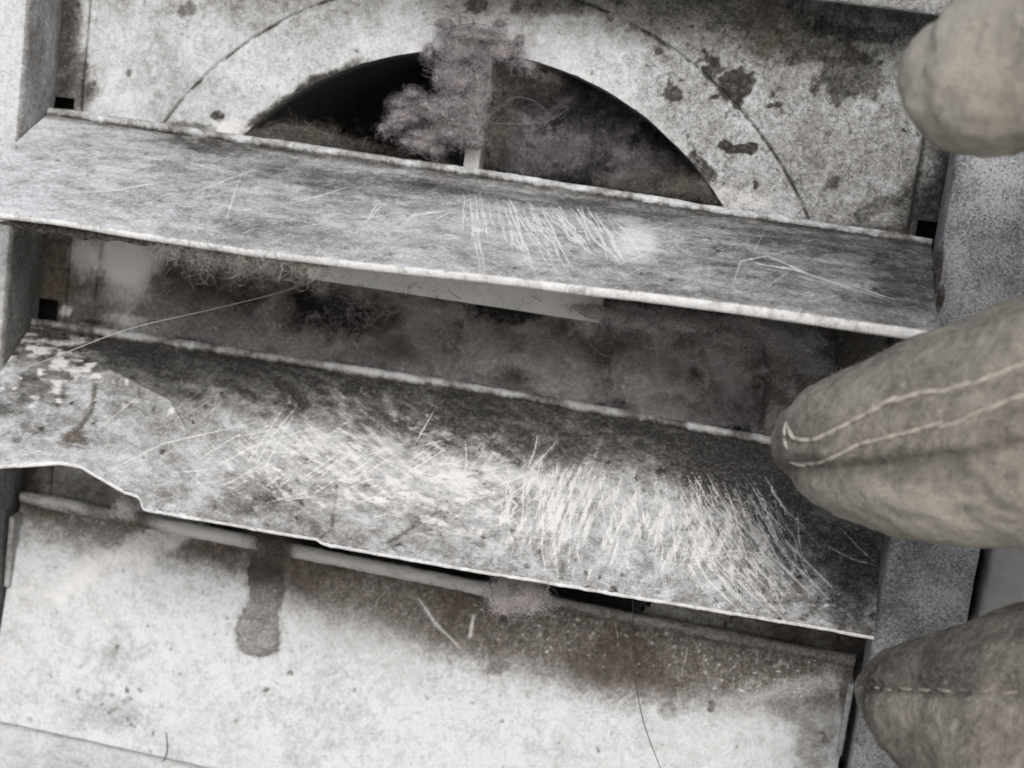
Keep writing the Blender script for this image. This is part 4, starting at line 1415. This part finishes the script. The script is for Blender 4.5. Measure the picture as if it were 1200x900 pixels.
patch_on(l3, [(300, 636), (338, 640), (334, 690), (331, 730), (330, 765), (300, 774), (280, 764), (270, 735), (290, 705), (287, 670)],
         'grey felted lint patch stuck on the lowest louver, left of centre')


# ------------------------------------------------------------------ single hairs
def hair(pts, label, mat, rad=0.07, n=60, taper=True):
    q = np.array([at(*p) for p in pts])
    path = catmull(q, n)
    r = rad * (np.sin(np.linspace(0.25, math.pi - 0.25, n)) ** 0.3 if taper else 1)
    P, F = tube(path, r, 6)
    return tag(mesh_obj('hair', P, F, mat, at_mm=q[0]), label=label, cat='hair')


hair([(-15, 447, 30), (60, 420, 26), (150, 386, 20), (250, 362, 14), (330, 342, 10), (385, 322, 6)], 'long grey hair stretched across the gap at left, over the middle louver', M_HAIR, 0.09, 80)
hair([(742, 775, 6.5), (747, 812, 7.5), (756, 852, 9), (774, 900, 10.5)], 'long dark curved hair on the lowest louver, right of centre', M_HAIRD, 0.09)
hair([(741, 690, 16), (742, 730, 8), (742, 775, 6.5)], 'thin dark hair dangling from the middle louver edge, right of centre', M_HAIRD, 0.06)
hair([(195, 858, 10), (196, 880, 11), (191, 893, 11)], 'short dark hair at the bottom edge of the lowest louver', M_HAIRD, 0.12)
hair([(545, 140, 3), (590, 145, 4), (640, 142, 3), (665, 128, 1)], 'long fine hair arching right from the fluffy tuft', M_HAIR, 0.022)
hair([(575, 135, 3), (600, 115, 4), (625, 118, 4), (645, 135, 2)], 'short fine hair looping beside the upright bar', M_HAIR, 0.022)
hair([(500, 62, 0), (520, 35, 1), (560, 28, 1.5), (590, 40, 1), (602, 62, 0)], 'thin dark hair arched over the top of the fluffy tuft', M_HAIRD, 0.05)
hair([(604, 334, -1), (620, 345, 0), (635, 353, 1)], 'short dark hair crossing the horizontal bar', M_HAIRD, 0.05)
hair([(688, 400, -3), (705, 415, -3), (730, 422, -3)], 'tiny pale fibre lying on the wide lint mat', M_HAIR, 0.05)
hair([(875, 392, -1), (878, 425, -1), (876, 455, -1)], 'upright pale fibre at the right of the wide lint mat', M_HAIR, 0.05)
hair([(525, 340, 33), (531, 345, 33), (540, 350, 32)], 'short dark bristle under the middle of the top louver edge', M_HAIRD, 0.05)
hair([(572, 682, 22), (577, 692, 22), (576, 702, 22)], 'short dark hair beside the wispy tuft under the middle louver', M_HAIRD, 0.05)
hair([(885, 515, 3), (900, 520, 4), (914, 521, 5)], 'short pale fibre at the right end of the middle hinge rod', M_HAIR, 0.05)

# ================================================================== THE GLOVED HAND
person = empty('person', at(1560, 520, 70), label='fuzzy beige-grey work glove on a hand reaching in from the right', cat='person')


def finger(pts, n=40, flat=0.86):
    """pts: (px, py, w, radius px) from tip to knuckle"""
    c = np.array([at(x, y, w) for x, y, w, r in pts])
    rr = np.array([r / (FPX / (CAM[2] - w)) for x, y, w, r in pts])
    path = catmull(c, n)
    d = np.linalg.norm(np.diff(c, axis=0), axis=1)
    cum = np.concatenate([[0], np.cumsum(d)]) / d.sum()
    rad = np.interp(np.linspace(0, 1, n), cum, rr)
    # rounded tip
    T0 = path[0] - path[3]
    T0 /= np.linalg.norm(T0)
    tip, tr = [], []
    for a in np.linspace(80, 10, 7):
        a = math.radians(a)
        tip.append(path[0] + T0 * rad[0] * 0.8 * math.sin(a))
        tr.append(rad[0] * math.cos(a))
    path = np.concatenate([np.array(tip), path])
    rad = np.concatenate([tr, rad])
    P, F = tube(path, rad, 32)
    ctr = np.repeat(path, 32, axis=0)
    ctr = np.concatenate([ctr, path[:1], path[-1:]])
    P = ctr + (P - ctr) * np.array([1, 1, flat])
    return P, F


fingers = [
    finger([(1122, 98, 60, 76), (1152, 90, 62, 96), (1200, 72, 64, 104), (1300, 50, 68, 120), (1450, 90, 74, 130), (1600, 230, 80, 140)]),
    finger([(952, 520, 42, 54), (976, 521, 45, 80), (1030, 521, 50, 101), (1100, 515, 54, 126), (1200, 500, 58, 145), (1350, 470, 64, 145), (1600, 430, 72, 150)]),
    finger([(1032, 808, 34, 40), (1060, 815, 38, 68), (1110, 828, 44, 102), (1200, 838, 50, 140), (1350, 825, 58, 140), (1600, 700, 70, 150)]),
    finger([(1190, 1130, 44, 70), (1280, 1110, 50, 105), (1400, 1060, 58, 115), (1640, 880, 70, 130)]),
    finger([(1430, -190, 96, 80), (1500, -120, 98, 110), (1640, 60, 92, 140), (1760, 300, 86, 170)]),
    finger([(1560, 420, 76, 240), (1660, 470, 80, 270), (1760, 540, 84, 260), (1900, 650, 90, 200), (2060, 760, 96, 190)], flat=0.62),
    finger([(1580, 700, 74, 200), (1700, 660, 80, 230), (1820, 660, 86, 220), (1950, 700, 92, 190)], flat=0.62),
]
P, F = merge(fingers)
tmp = mesh_obj('glove', P, F, M_GL)
md = tmp.modifiers.new('r', 'REMESH')
md.mode = 'VOXEL'
md.voxel_size = 0.0009
ms_ = tmp.modifiers.new('s', 'SMOOTH')
ms_.factor = 0.6
ms_.iterations = 8
dg = bpy.context.evaluated_depsgraph_get()
ev = tmp.evaluated_get(dg)
me = bpy.data.meshes.new_from_object(ev)
nv = len(me.vertices)
co = np.zeros(nv * 3, np.float32)
me.vertices.foreach_get('co', co)
nr_ = np.zeros(nv * 3, np.float32)
me.vertices.foreach_get('normal', nr_)
co = co.reshape(-1, 3).astype(float)
nr_ = nr_.reshape(-1, 3).astype(float)
G = np.stack([co[:, 0], co[:, 2], -co[:, 1]], 1) / MM        # back to u,v,w
GN = np.stack([nr_[:, 0], nr_[:, 2], -nr_[:, 1]], 1)
loops = np.zeros(len(me.loops), np.int32)
me.loops.foreach_get('vertex_index', loops)
GF = loops.reshape(-1, 4)
bpy.data.objects.remove(tmp)
gx, gy = image_xy(G)


def linedist(pts):
    d = np.full(len(G), 1e9)
    pts = np.array(pts, float)
    for a, b in zip(pts[:-1], pts[1:]):
        e = b - a
        t = np.clip(((gx - a[0]) * e[0] + (gy - a[1]) * e[1]) / (e @ e), 0, 1)
        d = np.minimum(d, np.hypot(gx - a[0] - t * e[0], gy - a[1] - t * e[1]))
    return d


seamA = [(922, 500), (930, 514), (948, 516), (965, 511), (1010, 487), (1060, 464), (1125, 453), (1200, 425), (1290, 395)]
seamB = [(926, 541), (948, 545), (972, 538), (1010, 520), (1060, 508), (1130, 490), (1200, 462), (1290, 430)]
foldC = [(920, 550), (970, 552), (1050, 545), (1130, 535), (1210, 520)]  # fold crease below the lower seam, no stitching
seamD = [(1003, 804), (1040, 806), (1100, 809), (1160, 811), (1300, 806)]
front = GN[:, 2] > 0.0
dC, dA, dB, dD = linedist(foldC), linedist(seamA), linedist(seamB), linedist(seamD)
disp = 1.6 * (fbm3(G / 13, 3, 401) - 0.5) + 1.1 * (fbm3(G / 3.6, 4, 402, 0.65) - 0.5)
disp = disp + sstep(300, 200, gy) * 1.3 * (fbm3(G / 3.0, 3, 409, 0.6) - 0.5)
rd = np.abs(fbm3(G * np.array([1.0, .55, 1.0]) / 7.5, 3, 431) - 0.5)
disp = disp - 0.35 * np.exp(-(rd / 0.03) ** 2) * sstep(0.45, 0.6, fbm3(G / 15, 2, 433))
disp = disp + front * (-1.3 * np.exp(-(dC / 9) ** 2) - 0.5 * np.exp(-(dA / 5) ** 2) - 0.5 * np.exp(-(dB / 5) ** 2) - 1.3 * np.exp(-(dD / 7) ** 2))
# soft folds across the fingers
fold = np.sin((gx * 0.9 + gy * 0.5) / 26 + 5 * fbm3(G / 18, 2, 405))
disp = disp + 0.45 * fold * sstep(980, 1150, gx) * (0.3 + 1.2 * fbm3(G / 9, 2, 407))
G2 = G + GN * disp[:, None]
mask = np.zeros((nv, 4))
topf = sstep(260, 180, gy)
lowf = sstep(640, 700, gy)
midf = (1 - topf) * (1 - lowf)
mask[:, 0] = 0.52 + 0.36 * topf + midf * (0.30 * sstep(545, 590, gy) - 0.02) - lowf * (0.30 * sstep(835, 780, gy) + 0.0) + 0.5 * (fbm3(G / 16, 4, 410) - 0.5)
mask[:, 1] = front * (0.55 * np.exp(-(dC / 10) ** 2) * sstep(1230, 1000, gx) + 0.6 * np.exp(-(dD / 3.5) ** 2)) + 0.35 * sstep(0.50, 0.75, fbm3(G / 7, 4, 411)) * (lowf + .5 * midf)  # shade in the fold and seam groove put into colour, plus mottling
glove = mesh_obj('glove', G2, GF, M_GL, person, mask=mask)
bvh = BVHTree.FromPolygons([tuple(p) for p in G2.tolist()], GF.tolist())


def on_glove(px, py):
    d = RM @ np.array([(px - 600) / FPX, -(py - 450) / FPX, -1.0])
    hit = bvh.ray_cast(Vector(CAM), Vector(d).normalized())
    return np.array(hit[0]) if hit[0] is not None else None


def stitches(seam, mat, rad, stitch, gap, label=None, wav=0.25, seed=0):
    s2 = catmull(np.array([(a, b, 0) for a, b in seam]), 400)
    pts = [on_glove(a, b) for a, b, _ in s2]
    pts = np.array([p for p in pts if p is not None])
    d = np.concatenate([[0], np.cumsum(np.linalg.norm(np.diff(pts, axis=0), axis=1))])
    r = np.random.default_rng(seed)
    parts = []
    x = 0.0
    while x + stitch < d[-1]:
        L = stitch * r.uniform(0.8, 1.2)
        t = np.linspace(0, 1, 9)
        seg = np.stack([np.interp(x + t * L, d, pts[:, k]) for k in range(3)], 1)
        seg[:, 2] += -0.12 + rad * 1.1 * np.sin(math.pi * t)
        seg[:, 1] += (r.normal(0, wav) * (1 - t) + r.normal(0, wav) * t) * 0.7
        parts.append(tube(seg, rad * (0.55 + 0.55 * np.sin(math.pi * np.clip(t, 0.05, 0.95)) ** 0.7), 8))
        x += L + gap
    P, F = merge(parts)
    o = mesh_obj('seam_thread', P, F, mat, glove)
    if label:
        o['label'] = label
    return o


stitches(seamA, M_THREAD, 0.33, 3.8, -0.9, 'upper pale seam on the middle finger', seed=1)
stitches(seamB, M_THREAD, 0.28, 4.2, -0.7, 'lower pale seam on the middle finger', seed=2)
stitches(seamD, M_THREAD_D, 0.30, 2.3, 1.3, 'grey seam on the lowest finger', 0.35, seed=3)
stitches([(922, 494), (919, 506), (921, 520), (926, 538)], M_THREAD, 0.28, 2.4, -0.2, 'short cross seam at the middle fingertip', seed=4)

# nap of the cloth
tri = G2[GF].mean(1)
vis = np.nonzero((gx[GF[:, 0]] < 1330))[0]
r = np.random.default_rng(12)
pick = r.choice(vis, 16000)
st_ = G2[GF[pick]].mean(1) + r.normal(0, 0.25, (16000, 3))
nn = GN[GF[pick, 0]]
Pf, Ff = fibres(st_, 0.9, 1.2, 0.012, 3, nn * 0.3, 91)
o = mesh_obj('nap_fuzz', Pf, Ff, M_FUZZ, glove)
o['kind'] = 'stuff'

# cuff and sleeve, out of the picture to the right
c = [at(2060, 770, 98), at(2300, 900, 112), at(2900, 1250, 150)]
P, F = tube(catmull(c, 30), np.linspace(27, 38, 30) + 1.2 * np.sin(np.linspace(0, 30, 30)), 40)
P = P + (fbm3(P / 14, 3, 501)[:, None] - 0.5) * 3
M_SLV = mat_plain('dark_sleeve_cloth', (0.06, 0.06, 0.065), 0.95, 0.6, 0.4, 0.0006)
mesh_obj('sleeve', P, F, M_SLV, person)

S.cycles.max_bounces = 5
S.cycles.diffuse_bounces = 3
S.cycles.transparent_max_bounces = 12
ntri = sum(len(o.data.loops) - 2 * len(o.data.polygons) for o in bpy.data.objects if o.type == 'MESH')
print('triangles', ntri)
